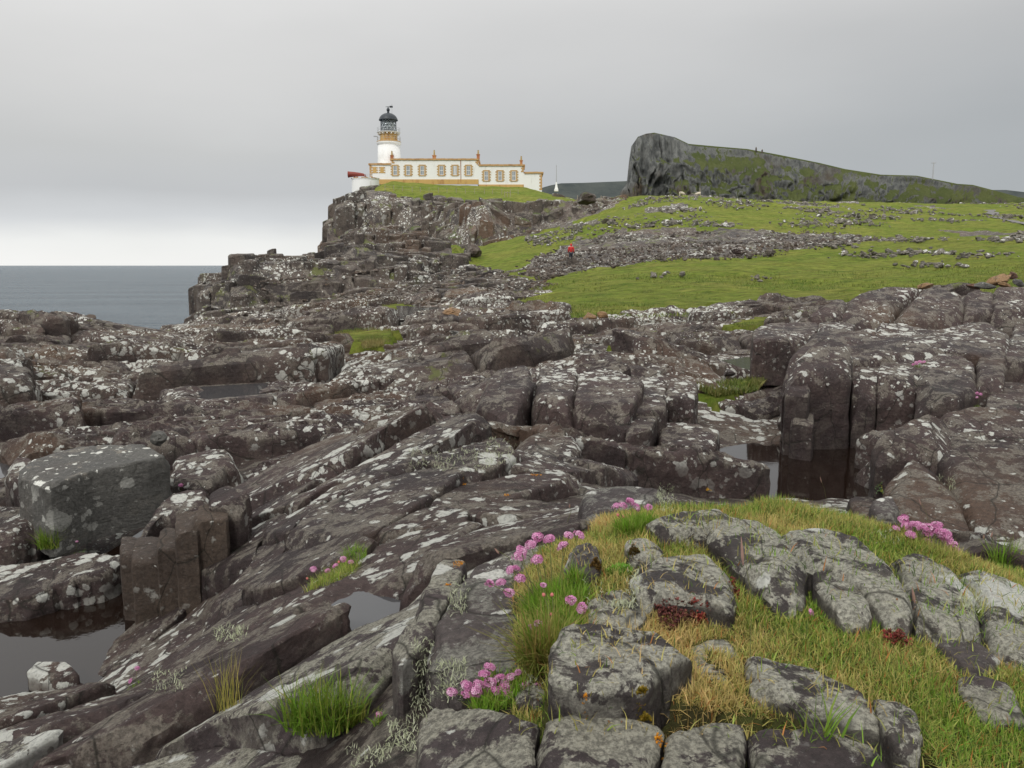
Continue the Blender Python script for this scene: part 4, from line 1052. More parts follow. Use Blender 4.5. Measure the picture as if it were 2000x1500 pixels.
def window(px, pyc, w=7.6, h=18, narrow=False):
    s_ = MB(); x0_, x1_ = HX(px - w / 2), HX(px + w / 2); zt_, zb_ = HZ(pyc - h / 2), HZ(pyc + h / 2)
    jw = .36
    s_.box(x0_ - jw, x0_, -.07, .05, zb_, zt_); s_.box(x1_, x1_ + jw, -.07, .05, zb_, zt_)
    s_.box(x0_ - jw, x1_ + jw, -.08, .05, zt_ + .003, zt_ + .28); s_.box(x0_ - jw, x1_ + jw, -.12, .05, zb_ - .2, zb_ - .003)
    su = s_.build('window', M['ochre2'], kh)
    hq = (zt_ - zb_) / 7
    for sx in (-1, 1):
        for i in range(4):
            q_ = MB(); a_ = x0_ - jw - .24 if sx < 0 else x1_ + jw + .003
            q_.box(a_, a_ + .237, -.075, .05, zb_ + hq * 2 * i + .02, zb_ + hq * (2 * i + 1)); q_.build('quoin', M['ochre2'], su)
    f_ = MB(); t_ = .09
    f_.box(x0_ + .003, x0_ + t_, -.04, .02, zb_, zt_); f_.box(x1_ - t_, x1_ - .003, -.04, .02, zb_, zt_)
    f_.box(x0_ + t_, x1_ - t_, -.04, .02, zb_, zb_ + t_); f_.box(x0_ + t_, x1_ - t_, -.04, .02, zt_ - t_, zt_)
    zm = (zt_ + zb_) / 2; xm = (x0_ + x1_) / 2
    if narrow: f_.box(xm - .13, xm + .13, -.045, .02, zb_ + t_, zt_ - t_)
    else:
        f_.box(x0_ + t_, x1_ - t_, -.045, .02, zm - .05, zm + .05); f_.box(xm - .025, xm + .025, -.035, .02, zb_ + t_, zm - .05); f_.box(xm - .025, xm + .025, -.035, .02, zm + .05, zt_ - t_)
    f_.build('frame', M['frame'], su)
    p_ = MB(); p_.box(x0_ + .02, x1_ - .02, -.012, .03, zb_ + .02, zt_ - .02); p_.build('pane', M['glass'], su)
for px_ in (772, 797.3, 824.8, 862.4, 888.7, 915): window(px_, 333, narrow=px_ == 888.7)
for px_ in (949.7, 976.6, 1003.4): window(px_, 343.6)
def blind(px, pyc):
    s_ = MB(); s_.box(HX(px - 3.2), HX(px + 3.2), -.06, .05, HZ(pyc + 6), HZ(pyc - 6)); su = s_.build('blind_window', M['ochre'], kh)
    for sx in (-1, 1):
        for i in range(3):
            q_ = MB(); a_ = HX(px - 3.2) - .37 if sx < 0 else HX(px + 3.2) + .003
            q_.box(a_, a_ + .367, -.05, .05, HZ(pyc + 6 - i * 4.6), HZ(pyc + 3.6 - i * 4.6)); q_.build('quoin', M['ochre2'], su)
blind(732, 332); blind(746.3, 332)
def corner(px, p0, p1, n_, side, mat):
    h_ = (p1 - p0) / n_
    for i in range(n_):
        w_ = 5.5 if i % 2 else 3.2
        a_, c_ = (px, px + w_) if side < 0 else (px - w_, px)
        hbox('quoin', mat, a_, c_, p0 + i * h_ + .06, p0 + (i + 1) * h_ - .06, -.05 - .002 * (i % 2), .3)
corner(722, 322, 350, 9, -1, M['copestone']); corner(1058.9, 339, 371, 10, 1, M['copestone']); corner(1023, 324.5, 336, 4, 1, M['copestone']); corner(934, 313, 321, 3, 1, M['copestone']); corner(765.5, 313, 319, 2, -1, M['copestone'])
def chimney(px, pt_, pb_, pp, w=5.2, y=4.0):
    c_ = MB(); c_.box(HX(px - w / 2), HX(px + w / 2), y - .5, y + .5, HZ(pb_), HZ(pt_ + 1.2)); c_.box(HX(px - w / 2 - .9), HX(px + w / 2 + .9), y - .62, y + .62, HZ(pt_ + 1.19), HZ(pt_))
    ch_ = c_.build('chimney', M['brick'], kh)
    p_ = MB(); hz = HZ(pt_); p_.lathe([(.26, hz), (.2, hz + .25), (.16, HZ(pp + .5)), (.2, HZ(pp))], 12, (HX(px), y, 0)); p_.build('chimney_pot', M['pot'], ch_)
chimney(761.3, 299, 310, 290); chimney(845.5, 299, 311, 288.5, 6.4); chimney(932.8, 297, 311, 288.5, 5.6); chimney(1018.3, 309, 322, 300.5, 5)
b = MB(); b.tube([(HX(900), -.12, HZ(313)), (HX(900), -.12, HZ(357))], .06, 6); b.build('downpipe', M['brick'], kh)
# drum wall and foghorn
YF = 181.0
fx = lambda px, py=345: xat(px, py, YF)
dc = (fx(709), YF + 3, 0)
fp = empty('foghorn_platform', (dc[0], dc[1], 14.6), label='white curved masonry drum at the cliff edge carrying the red foghorn', cat='platform')
b = MB(); rD = (fx(736) - fx(683)) / 2; b.lathe([(rD * 1.05, 0), (rD, zat(347, YF) - 14.6 - .2), (rD + .08, zat(347, YF) - 14.6 - .19), (rD + .08, zat(347, YF) - 14.6)], 40); o = b.build('drum_wall', M['white'], fp); o.data.polygons.foreach_set('use_smooth', [len(f.vertices) == 4 for f in o.data.polygons]); o.data.set_sharp_from_angle(angle=R(30))
rp_ = rD + .14; zl = zat(347, YF) - 14.6
for i in range(26):
    a0_, a1_ = 2 * math.pi * i / 26 + .01, 2 * math.pi * (i + 1) / 26 - .01; b = MB()
    V_ = []
    for a_ in (a0_, a1_):
        for r__ in (rD - .3, rp_):
            for z_ in (zl + .003, zl + .16): V_.append((r__ * math.cos(a_), r__ * math.sin(a_), z_))
    b.add(V_, [(0, 1, 3, 2), (4, 6, 7, 5), (0, 4, 5, 1), (2, 3, 7, 6), (1, 5, 7, 3), (0, 2, 6, 4)]); b.build('cope_stone', M['copestone'] if i % 3 else M['white'], fp)
fh = empty('foghorn', (dc[0], dc[1] - 1, zat(345.5, YF)), label='big red foghorn trumpet pointing out to sea on the white drum', cat='foghorn')
lx = lambda px: fx(px) - fh.location.x
lzv = lambda py: zat(py, YF) - fh.location.z
b = MB()
P_ = [(lx(676.5), 0, lzv(338.8)), (lx(677.5), 0, lzv(338.8)), (lx(681), 0, lzv(338.6)), (lx(690), 0, lzv(338.6)), (lx(700), 0, lzv(338.8)), (lx(706), 0, lzv(339.4)), (lx(709.5), 0, lzv(341)), (lx(711), 0, lzv(344)), (lx(711.3), 0, lzv(346.5))]
b.tube(P_, [6.4 * .112, 6.0 * .112, 5.4 * .112, 4.6 * .112, 3.4 * .112, 2.7 * .112, 2.3 * .112, 2.1 * .112, 2.1 * .112], 24); b.build('trumpet', M['red'], fh, True)
b = MB(); b.tube([(lx(676.3), 0, lzv(338.8)), (lx(676.6), 0, lzv(338.8))], 5.4 * .112, 24); b.build('mouth', M['black'], fh)
for px_ in (690, 693.5):
    b = MB(); b.tube([(lx(px_), 0, lzv(342)), (lx(px_ - (2 if px_ < 692 else -2)), 0, lzv(346.8))], .12, 6); b.build('support_leg', M['red'], fh)
sh = empty('railing', (fx(717), YF + 1.5, zat(346, YF)), label='low dark railing behind the foghorn on the white drum', cat='railing')
b = MB()
for i in range(6): b.tube([(-.8 + i * .33, 0, 0), (-.8 + i * .33, 0, .85)], .035, 5)
b.tube([(-.85, 0, .85), (.9, 0, .85)], .045, 5); b.tube([(-.85, 0, .45), (.9, 0, .45)], .035, 5); b.build('rail', M['metal'], sh)
# flagpole
YP = 176.0
xp = xat(1086.5, 365, YP); zb_ = zat(371, YP)
fl = empty('flagpole', (xp, YP, zb_), label='thin grey pole on a white flared concrete base right of the cottages', cat='pole')
b = MB(); m_ = YP / F / 1.02; b.lathe([(5.4 * m_, -.3), (5.2 * m_, .1), (3.6 * m_, .5), (2.2 * m_, 1.1), (1.7 * m_, 1.6)], 4, M=np.array(Matrix.Rotation(R(45), 4, 'Z'))); b.build('flared_base', M['white'], fl)
b = MB(); b.tube([(0, 0, 1.5), (0, 0, zat(322, YP) - zb_)], [.10, .05], 8); b.build('shaft', M['metal'], fl)
# ground heights helper (with the sheet's own relief left out)
def gz(x, y): return float(H(np.array([x]), np.array([y]))[0])
# fences on the brow
fe = empty('wire_fence', (xat(900, 368, 171), 171, gz(xat(900, 368, 171), 171)), label='line of thin weathered posts and wire below the white cottages', cat='fence')
last = None
b2 = MB()
for i, px_ in enumerate((752, 769, 786, 805, 821, 838, 856, 873, 891, 909, 927, 946, 962, 980, 997, 1012)):
    x_ = xat(px_, 368, 171); z_ = gz(x_, 171); b = MB(); b.box(x_ - .045, x_ + .045, -.045, .045, z_ - .3, z_ + 1.05)
    o = b.build('fence_post', M['wood'], fe); o.location = (-fe.location.x, 0, -fe.location.z)
    if last: 
        for hh in (.4, .95): b2.tube([(last[0], 0, last[1] + hh), (x_, 0, z_ + hh)], .008, 3)
    last = (x_, z_)
o = b2.build('wire', M['metal'], fe); o.location = (-fe.location.x, 0, -fe.location.z)
for i, px_ in enumerate((1128, 1150, 1174, 1367)):
    Yp = 152; x_ = xat(px_, 380, Yp); z_ = gz(x_, Yp); b = MB(); b.box(-.06, .06, -.06, .06, -.4, 1.35 + .2 * (i == 3)); b.box(-.07, .07, -.07, .07, 1.35 + .2 * (i == 3), 1.4 + .2 * (i == 3))
    o = b.build('fence_post', M['wood'], None); o.location = (x_, Yp, z_)
    tag(o, ('lone grey post right of the white flared pole', 'second grey post along the rocky brow', 'grey post on the brow just left of the headland', 'lone post standing beside the sheep on the skyline')[i], 'post')
# gate-like weathered rails near the right end of the cottages
gt = empty('sheep_gate', (xat(991, 372, 166), 166, gz(xat(991, 372, 166), 166)), label='small wooden gate with two uprights below the right end of the cottages', cat='gate')
for x_ in (-.55, .0, .55):
    b = MB(); b.box(x_ - .05, x_ + .05, -.05, .05, -.3, 1.25); b.build('post', M['wood'], gt)
b = MB(); b.box(-.5, .5, -.03, -.052, .95, 1.03); b.build('rail', M['wood'], gt)
# pylon on the headland slope
ip = int(np.argmin(abs(HEADTOP[:, 0] / HEADTOP[:, 1] - (1796 - 1000) / F))); hp = HEADTOP[ip]
ml = empty('radio_mast', (hp[0], hp[1] - 3, hp[2] - 1), label='tall thin mast with a short crossarm on the falling ridge', cat='mast')
b = MB(); hh = (345 - 313) * hp[1] / F; b.tube([(0, 0, 0), (0, 0, hh)], [.45, .3], 8); b.build('shaft', M['metal'], ml)
b = MB(); b.box(-1.6, 1.6, -.15, .15, hh - .9, hh - .4); b.build('crossarm', M['metal'], ml)
for px_, lab in ((1461, 'taller dark cairn on the skyline of the headland'), (1473, 'shorter dark cairn on the skyline of the headland')):
    ip = int(np.argmin(abs(HEADTOP[:, 0] / HEADTOP[:, 1] - (px_ - 1000) / F))); hp = HEADTOP[ip]; b = MB()
    hh = 2.6 if px_ == 1461 else 1.8
    b.lathe([(.8, -.8), (.65, .3), (.6, hh * .6), (.3, hh)], 7); o = b.build('cairn', M['rock_far'], None); o.location = (hp[0], hp[1] - .5, hp[2]); tag(o, lab, 'cairn')
print('station', time.time() - _T0)

# ------------------------------------------------------------------ loose stones
def stone_mesh(seed, n=10, m=6, flat=.65, ang=1.0):
    rg = np.random.default_rng(seed)
    V = [(0, 0, -1)]; 
    for i in range(1, m):
        p = math.pi * i / m
        for j in range(n):
            a_ = 2 * math.pi * (j + .5 * (i % 2)) / n; V.append((math.sin(p) * math.cos(a_), math.sin(p) * math.sin(a_), -math.cos(p)))
    V.append((0, 0, 1)); V = np.array(V)
    # clip by random planes: angular broken stone
    for _ in range(9):
        d = rg.normal(size=3); d[2] *= .6; d /= np.linalg.norm(d); t = rg.uniform(.45, .8)
        e = V @ d - t; V = V - np.where(e > 0, e, 0)[:, None] * d * ang
    V = V * np.array([1, rg.uniform(.6, .9), flat]) * (1 + .05 * rg.normal(size=(len(V), 1)))
    Fq = []
    T = []
    for j in range(n):
        T.append((0, 1 + (j + 1) % n, 1 + j)); b0 = 1 + (m - 2) * n; T.append((b0 + j, b0 + (j + 1) % n, len(V) - 1))
    for i in range(m - 2):
        for j in range(n): Fq.append((1 + i * n + j, 1 + i * n + (j + 1) % n, 1 + (i + 1) * n + (j + 1) % n, 1 + (i + 1) * n + j))
    return V, np.array(Fq), np.array(T)
SV = [stone_mesh(40 + i, 6, 4, .7) for i in range(8)]
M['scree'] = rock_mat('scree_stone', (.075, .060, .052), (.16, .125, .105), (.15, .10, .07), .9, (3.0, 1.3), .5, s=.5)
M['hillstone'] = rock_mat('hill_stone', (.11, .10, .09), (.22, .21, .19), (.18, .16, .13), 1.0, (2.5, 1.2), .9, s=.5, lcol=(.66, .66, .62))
def scatter(name, P, S, mat, group, label, cat, nobj=300, seed=0, flat=.8, child=False):
    """individual stones for those that show largest, the rest one heap"""
    rg = np.random.default_rng(seed)
    show = S / P[:, 1]; od = np.argsort(-show); big, rest = od[:nobj], od[nobj:]
    meshes = []
    for V, Fq, T in SV:
        me = mesh_np(name, V, [Fq, T], mat, False); meshes.append(me)
    for i in big:
        o = link(name, meshes[int(rg.integers(8))]); s_ = S[i]
        o.location = tuple(P[i] + np.array([0, 0, s_ * .12])); o.scale = (s_, s_ * rg.uniform(.6, 1), s_ * flat * rg.uniform(.5, 1)); o.rotation_euler = (rg.normal(0, .3), rg.normal(0, .3), rg.uniform(0, 6.3))
        tag(o, label, cat, group)
    if len(rest):
        VV, QQ, TT_ = [], [], []; n0 = 0
        for i in rest:
            V, Fq, T = SV[int(rg.integers(8))]; Rm = np.array(Matrix.Rotation(rg.uniform(0, 6.3), 3, 'Z') @ Matrix.Rotation(rg.normal(0, .4), 3, 'X'))
            VV.append((V * np.array([1, rg.uniform(.6, 1), flat * rg.uniform(.5, 1)]) * S[i]) @ Rm.T + P[i] + [0, 0, S[i] * .12]); QQ.append(Fq + n0); TT_.append(T + n0); n0 += len(V)
        tag(link(name + '_litter', mesh_np(name + '_litter', np.concatenate(VV), [np.concatenate(QQ), np.concatenate(TT_)], mat, False)), kind='stuff')
rg = np.random.default_rng(31)
# rubble spread above the meadow
X = rg.uniform(-2, 46, 16000); Y = rg.uniform(62, 106, 16000)
d = sdist(X, Y, RUBBLE) + 5 * fbm(np.stack([X / 6, Y / 9, 0 * X], -1), 4, 61); k_ = (d > -1.2) & (rg.uniform(0, 1, len(X)) < sstep(-1.2, 2, d) * .42)
X, Y = X[k_], Y[k_]; Z = H(X, Y) + .1
S = .12 + .26 * rg.random(len(X)) ** 3 + .25 * (rg.random(len(X)) > .985)
scatter('rubble_stone', np.stack([X, Y, Z], -1), S, M['scree'], 'angular stones in the rubble spread above the meadow', 'brown angular stone lying in the rubble spread above the green meadow', 'stone', seed=1)
# scree below the terraces
X = rg.uniform(-26, 4, 14000); Y = rg.uniform(52, 99, 14000)
q = np.stack([X / 4, Y / 6, 0 * X], -1); k_ = (rg.random(len(X)) < .6) & (fbm(q, 3, 63) > -.08) & (cover(X, Y) == 0) & (sdist(X, Y, SHORE) > 5) & (sdist(X, Y, T1) < 2.5)
X, Y = X[k_], Y[k_]; Z = H(X, Y)
S = .14 + .28 * rg.random(len(X)) ** 3
scatter('scree_stone', np.stack([X, Y, Z], -1), S, M['scree'], 'scree stones below the rock terraces', 'brown loose stone in the scree between shelf rocks and terraces', 'stone', seed=2)
# pale stones and outcrops on the hillside turf
X = rg.uniform(2, 125, 42000); Y = rg.uniform(84, 166, 42000)
q = np.stack([X / 9, Y / 12, 0 * X], -1); n_ = fbm(q, 4, 33); k_ = (n_ + .30 * rg.random(len(X)) > .33) & (rg.random(len(X)) < .36) & (X < .7 * Y)
n_ = n_[k_]; X, Y = X[k_], Y[k_]; Z = H(X, Y) + .12
S = .10 + .32 * rg.random(len(X)) ** 2 + .55 * (rg.random(len(X)) > .955) * (n_ > .25)
CX, CY, CS = [], [], []
for px_, py_, w_, n_c in ((1395, 388, 60, 60), (1262, 442, 36, 40), (1330, 412, 44, 50), (1450, 398, 60, 70), (1515, 396, 40, 60), (1590, 440, 70, 90), (1612, 416, 50, 70), (1672, 436, 50, 60), (1775, 470, 60, 90), (1800, 495, 60, 80), (1858, 432, 40, 50),
                         (1950, 470, 50, 60), (1745, 410, 60, 60), (1560, 408, 40, 40), (1905, 500, 60, 50), (1640, 482, 50, 60), (1700, 500, 60, 70), (1240, 404, 30, 40), (1200, 470, 60, 80), (1820, 520, 50, 40), (1580, 470, 60, 60), (1480, 545, 30, 8), (1280, 540, 40, 12), (1100, 470, 40, 40)):
    p_ = hit(px_, py_)
    if p_ is None: continue
    sx_ = w_ / F * p_[1] * .5; sy_ = max(1.2, sx_ * 1.2); CX.append(p_[0] + rg.normal(0, sx_, n_c)); CY.append(p_[1] + rg.normal(0, sy_, n_c)); CS.append(.14 + .55 * rg.random(n_c) ** 3 * min(1, p_[1] / 90))
X, Y, S = np.concatenate([X] + CX), np.concatenate([Y] + CY), np.concatenate([S] + CS); Z = H(X, Y) + .08
scatter('hill_stone', np.stack([X, Y, Z], -1), S, M['hillstone'], 'pale stones scattered on the hillside turf', 'pale lichen-whitened stone scattered on the green hillside', 'stone', seed=3)

def boulder(name, px, py, w, h, mat, label, seed, Y=None, rx=0, ry=0, rz=0, d=1.0, cat='boulder', group=None, ang=1.0, sink=0.0):
    """w, h: size in photograph pixels; px, py: middle of its foot"""
    p_ = hit(px, py) if Y is None else pt(px, py, Y)
    if p_ is None: p_ = pt(px, py, 60)
    V, Fq, T = stone_mesh(seed, 12, 8, .8, ang); s_ = p_[1] / F
    V = V / np.abs(V).max(0) * np.array([w / 2 * s_, w / 2 * s_ * d, h / 2 * s_])
    Rm = np.array(Matrix.Rotation(rz, 3, 'Z') @ Matrix.Rotation(ry, 3, 'Y') @ Matrix.Rotation(rx, 3, 'X')); V = V @ Rm.T
    o = link(name, mesh_np(name, V, [Fq, T], mat, False)); o.location = (p_[0], p_[1] + w / 2 * s_ * d * .5, p_[2] + h / 2 * s_ * .85 - sink)
    md = o.modifiers.new('bevel', 'BEVEL'); md.width = w * s_ * .03; md.segments = 2; md.limit_method = 'ANGLE'
    return tag(o, label, cat, group)
M['rock_darkstone'] = M['rock']
boulder('boulder', 888, 628, 52, 30, M['rock_tan'], 'orange tan wedge-shaped boulder beside a wet hollow in the grey rocks', 3, ry=.15)
boulder('flat_stone', 905, 672, 62, 24, M['rock_grey'], 'flat grey-green slab tilted against the dark rocks', 5, ry=.3, d=.6)
boulder('block_stone', 1152, 628, 30, 20, M['rock_tan'], 'tan square stone at the meadow edge, left of its pair', 6)
boulder('block_stone', 1176, 627, 26, 20, M['rock_tan'], 'tan square stone at the meadow edge, right of its pair', 7)
for i, (a_, b_, w_, h_) in enumerate(((1410, 616, 26, 20), (1440, 612, 34, 24), (1470, 612, 38, 24), (1500, 612, 32, 20), (1530, 611, 34, 18), (1556, 609, 26, 16))):
    boulder('red_stone', a_, b_, w_, h_, M['rock_red'], ('small red-brown stone at the left end of the red row', 'second red-brown stone of the row at the meadow edge', 'largest red-brown stone in the middle of the row', 'fourth red-brown stone of the row under the turf edge', 'fifth red-brown stone, low and long, near the row end', 'red-brown stone at the right end of the row')[i], 60 + i, cat='stone', Y=32)
boulder('flat_stone', 1478, 577, 26, 10, M['rock_red'], 'lone flat reddish stone lying out on the meadow grass', 71, cat='stone')
for i, (a_, b_, w_, h_, m_, y_, ry_) in enumerate(((1955, 549, 52, 20, 'rock_tan', 20.3, -.35), (1930, 556, 42, 15, 'rock_grey', 20, .05), (1968, 556, 30, 12, 'rock_tan', 19.8, .4), (1992, 552, 30, 16, 'rock_grey', 20, .1), (1905, 556, 40, 12, 'rock_red', 20.2, .1), (1810, 558, 40, 14, 'rock_tan', 21, -.2), (1978, 540, 22, 18, 'rock_red', 20.6, .2))):
    boulder('piled_stone', a_, b_, w_, h_, M[m_], ('long tan stone leaning across the top of the stone pile', 'flat grey stone at the left foot of the pile', 'small tan wedge in front of the stone pile', 'grey stone at the right of the pile', 'low reddish stone left of the pile on the rocks', 'single tan stone on the rock crest well left of the pile', 'brown upright stone behind the leaning one on the pile')[i], 80 + i, Y=y_, ry=ry_, cat='stone', d=.7, sink=.10)
boulder('boulder', 925, 503, 40, 30, M['rock_far'], 'grey rounded boulder on turf below the lighthouse cliff', 91)
boulder('boulder', 1443, 500, 26, 18, M['rock_darkstone'], 'dark grey block at the lower edge of the rubble spread', 92)
boulder('boulder', 1507, 500, 22, 16, M['rock_far'], 'brown block at the right end of the rubble spread', 93)
boulder('boulder', 1148, 386, 38, 26, M['rock_cliff'], 'pointed boulder on the brow right of the flared pole', 94, sink=.5)
boulder('boulder', 1128, 450, 22, 16, M['hillstone'], 'rounded boulder on the turf left of the walker, uphill', 95)
boulder('boulder', 516, 700, 26, 18, M['rock_tan'], 'small orange block on the dark left rocks', 96)
boulder('boulder', 535, 862, 22, 30, M['rock_brown'], 'brown wedge stone standing in a step of the left rocks', 97, cat='stone', ry=.3)
boulder('boulder', 308, 872, 40, 32, M['rock_grey'], 'small squared grey-green stone behind the big grey block', 98, cat='stone', Y=7.6)
boulder('boulder', 1425, 735, 26, 18, M['rock_white'], 'white lichened stone beside the small wet hollow', 99)
for i, (a_, b_) in enumerate(((20, 614), (62, 616), (120, 616), (175, 617))):
    boulder('skyline_stone', a_, b_, 34 - 3 * i, 14, M[('rock_tan', 'rock_grey', 'rock_red', 'rock_brown')[i]], ('tan stone on the seaward skyline at the far left', 'grey stone on the seaward skyline, second from the left', 'reddish stone on the seaward skyline', 'brown stone on the seaward skyline nearest the sea gap')[i], 110 + i, Y=37, cat='stone', d=.7, sink=.22)

# ------------------------------------------------------------------ the walker and the sheep
def skin(name, verts, edges, radii, mat, parent, loc=(0, 0, 0), sub=1, root=0):
    me = bpy.data.meshes.new(name); me.from_pydata(verts, edges, []); me.update(); me.materials.append(mat)
    o = link(name, me, parent, loc); md = o.modifiers.new('skin', 'SKIN'); md.use_smooth_shade = True
    if not me.skin_vertices: 
        pass
    sv = me.skin_vertices[0].data
    for i, r in enumerate(radii):
        sv[i].radius = (r, r) if np.isscalar(r) else r; sv[i].use_root = i == root
    md2 = o.modifiers.new('sub', 'SUBSURF'); md2.levels = md2.render_levels = sub
    return o
wpos = hit(1115, 517); wpos[2] += .22
wk = empty('person', tuple(wpos), rz=R(12), label='walker in red hooded jacket and dark trousers crossing the rubble, seen from behind', cat='person')
bv = [(0, 0, .92), (0, -.01, 1.1), (0, -.02, 1.3), (0, -.01, 1.46), (0, .01, 1.54), (0, .03, 1.64), (0, .03, 1.73), (-.18, -.01, 1.42), (-.26, -.03, 1.16), (-.22, .12, .95), (-.21, .17, .86), (.18, -.01, 1.42), (.26, -.05, 1.16), (.24, .06, .94), (.23, .10, .85), (-.09, 0, .86), (-.10, .05, .48), (-.11, -.10, .09), (-.11, .06, .04), (.09, 0, .86), (.10, .10, .48), (.12, .12, .09), (.12, .27, .04)]
be = [(0, 1), (1, 2), (2, 3), (3, 4), (4, 5), (5, 6), (3, 7), (7, 8), (8, 9), (9, 10), (3, 11), (11, 12), (12, 13), (13, 14), (0, 15), (15, 16), (16, 17), (17, 18), (0, 19), (19, 20), (20, 21), (21, 22)]
br = [.12, .12, .14, .12, .055, .085, .08, .065, .045, .035, .035, .065, .045, .035, .035, .085, .06, .045, .04, .085, .06, .045, .04]
skin('body', bv, be, br, M['skin'], wk)
ji = [0, 1, 2, 3, 7, 8, 9, 11, 12, 13]; mp_ = {a_: i for i, a_ in enumerate(ji)}
skin('jacket', [bv[i] for i in ji], [(mp_[a_], mp_[b_]) for a_, b_ in be if a_ in mp_ and b_ in mp_], [.165, .165, .18, .145, .095, .075, .06, .095, .075, .06], M['jacket'], wk)
skin('hood', [(0, -.03, 1.50), (0, -.02, 1.62), (0, -.005, 1.72), (0, 0, 1.77)], [(0, 1), (1, 2), (2, 3)], [.10, .115, .105, .06], M['jacket'], wk)
ti = [0, 15, 16, 17, 19, 20, 21]; mp_ = {a_: i for i, a_ in enumerate(ti)}
skin('trousers', [bv[i] for i in ti], [(mp_[a_], mp_[b_]) for a_, b_ in be if a_ in mp_ and b_ in mp_], [.145, .105, .08, .06, .105, .08, .06], M['trouser'], wk)
for a_, b_ in ((17, 18), (21, 22)): skin('boot', [bv[a_], bv[b_]], [(0, 1)], [.065, .055], M['boot'], wk)
def sheep(px, py, rz, label):
    Ys = 152.0; x_ = xat(px, py, Ys)
    s_ = empty('sheep', (x_, Ys, gz(x_, Ys) + .05), rz=rz, label=label, cat='sheep')
    v_ = [(-.42, 0, .58), (-.1, 0, .62), (.28, 0, .60), (.48, 0, .58), (.62, 0, .42), (.70, 0, .22), (.80, 0, .13)]
    e_ = [(i, i + 1) for i in range(6)]; r_s = [.20, .26, .24, .17, .10, .085, .05]
    for (lx_, ly_) in ((-.34, .12), (-.34, -.12), (.30, .12), (.30, -.12)):
        n0 = len(v_); bi = 0 if lx_ < 0 else 2; kx = .06 if lx_ < 0 else -.02
        v_ += [(lx_, ly_, .38), (lx_ - kx, ly_, .2), (lx_, ly_, .02)]; e_ += [(bi, n0), (n0, n0 + 1), (n0 + 1, n0 + 2)]; r_s += [.07, .04, .035]
    skin('body', v_, e_, r_s, M['wool'], s_, root=1)
    b = MB(); b.tube([(.60, -.06, .34), (.58, -.17, .36)], [.035, .015], 5); b.tube([(.60, .06, .34), (.58, .17, .36)], [.035, .015], 5); b.build('ear', M['wool'], s_)
sheep(1331, 382, R(10), 'pale sheep grazing on the skyline below the headland cliff'); sheep(1364, 382, R(170), 'pale sheep grazing beside the lone post on the skyline')

# ------------------------------------------------------------------ track
tp = [wp(1913, 131), wp(1925, 122), wp(1935, 114), wp(1965, 106), wp(2000, 100), wp(2080, 95)]
T_ = []
for i in range(60):
    t = i / 59 * (len(tp) - 1); j = min(int(t), len(tp) - 2); f_ = t - j; T_.append(np.array(tp[j]) * (1 - f_) + np.array(tp[j + 1]) * f_)
T_ = np.array(T_); N_ = np.gradient(T_, axis=0); N_ = np.stack([-N_[:, 1], N_[:, 0]], -1) / np.hypot(*N_.T)[:, None]
wd = .55 + .35 * vnoise(np.stack([T_[:, 0], T_[:, 1], 0 * T_[:, 0]], -1) / 2.1, 3); L_ = []
for k_ in range(7):
    Q_ = T_ + N_ * (wd * (k_ / 3 - 1))[:, None]; q = np.stack([Q_[:, 0], Q_[:, 1], H(Q_[:, 0], Q_[:, 1])], -1)
    q[:, 2] += .12 * fbm(q / 2.2, 4, 51) + .25 * fbm(q / 9, 3, 52) + .10 - .0 * abs(k_ - 3); L_.append(q)
tag(link('path', mesh_np('path', np.concatenate(L_), gridfaces(7, 60), M['mud'])), kind='structure')
print('stones', time.time() - _T0)

# ------------------------------------------------------------------ vegetation
from mathutils.bvhtree import BVHTree
def bvh_of(objs):
    vs, fs, n = [], [], 0
    for o in objs:
        me = o.data; m_ = len(me.vertices); a_ = np.empty(m_ * 3, np.float32); me.vertices.foreach_get('co', a_); vs.append(a_.reshape(-1, 3))
        li = np.empty(len(me.loops), np.int32); me.loops.foreach_get('vertex_index', li); st = np.empty(len(me.polygons), np.int32); me.polygons.foreach_get('loop_start', st)
        to = np.empty(len(me.polygons), np.int32); me.polygons.foreach_get('loop_total', to)
        q = st[to == 4]; fs.append(np.stack([li[q], li[q + 1], li[q + 2], li[q + 3]], -1) + n); n += m_
    return BVHTree.FromPolygons(np.concatenate(vs).tolist(), np.concatenate(fs).tolist())
near_objs = [o for o in COL.objects if o.type == 'MESH' and (o.name.startswith('rock_slab')) and o.parent and o.parent.name.split('.')[0] in ('knoll_outcrop', 'near_pavement', 'left_outcrop', 'pool_outcrop', 'jointed_outcrop', 'shore_pavement')]
tb = [o for o in COL.objects if o.name in ('turf_bank', 'bedrock')]
ROCKS = bvh_of(near_objs); SOIL = bvh_of(tb)
def ground_at(x, y):
    a_ = ROCKS.ray_cast(Vector((x, y, 1.5)), Vector((0, 0, -1)))[0]; b_ = SOIL.ray_cast(Vector((x, y, 1.5)), Vector((0, 0, -1)))[0]
    za = a_.z if a_ else -99; zb = b_.z if b_ else -99
    return max(za, zb), za > zb
def see(px, py):
    """the first rock or soil met along the line of sight through a pixel"""
    d = Vector(ray(px, py).tolist()).normalized()
    best = None
    for T in (ROCKS, SOIL):
        h_ = T.ray_cast(Vector((0, 0, 0)), d)
        if h_[0] is not None and (best is None or h_[3] < best[1]): best = (h_[0], h_[3])
    return best[0] if best else None
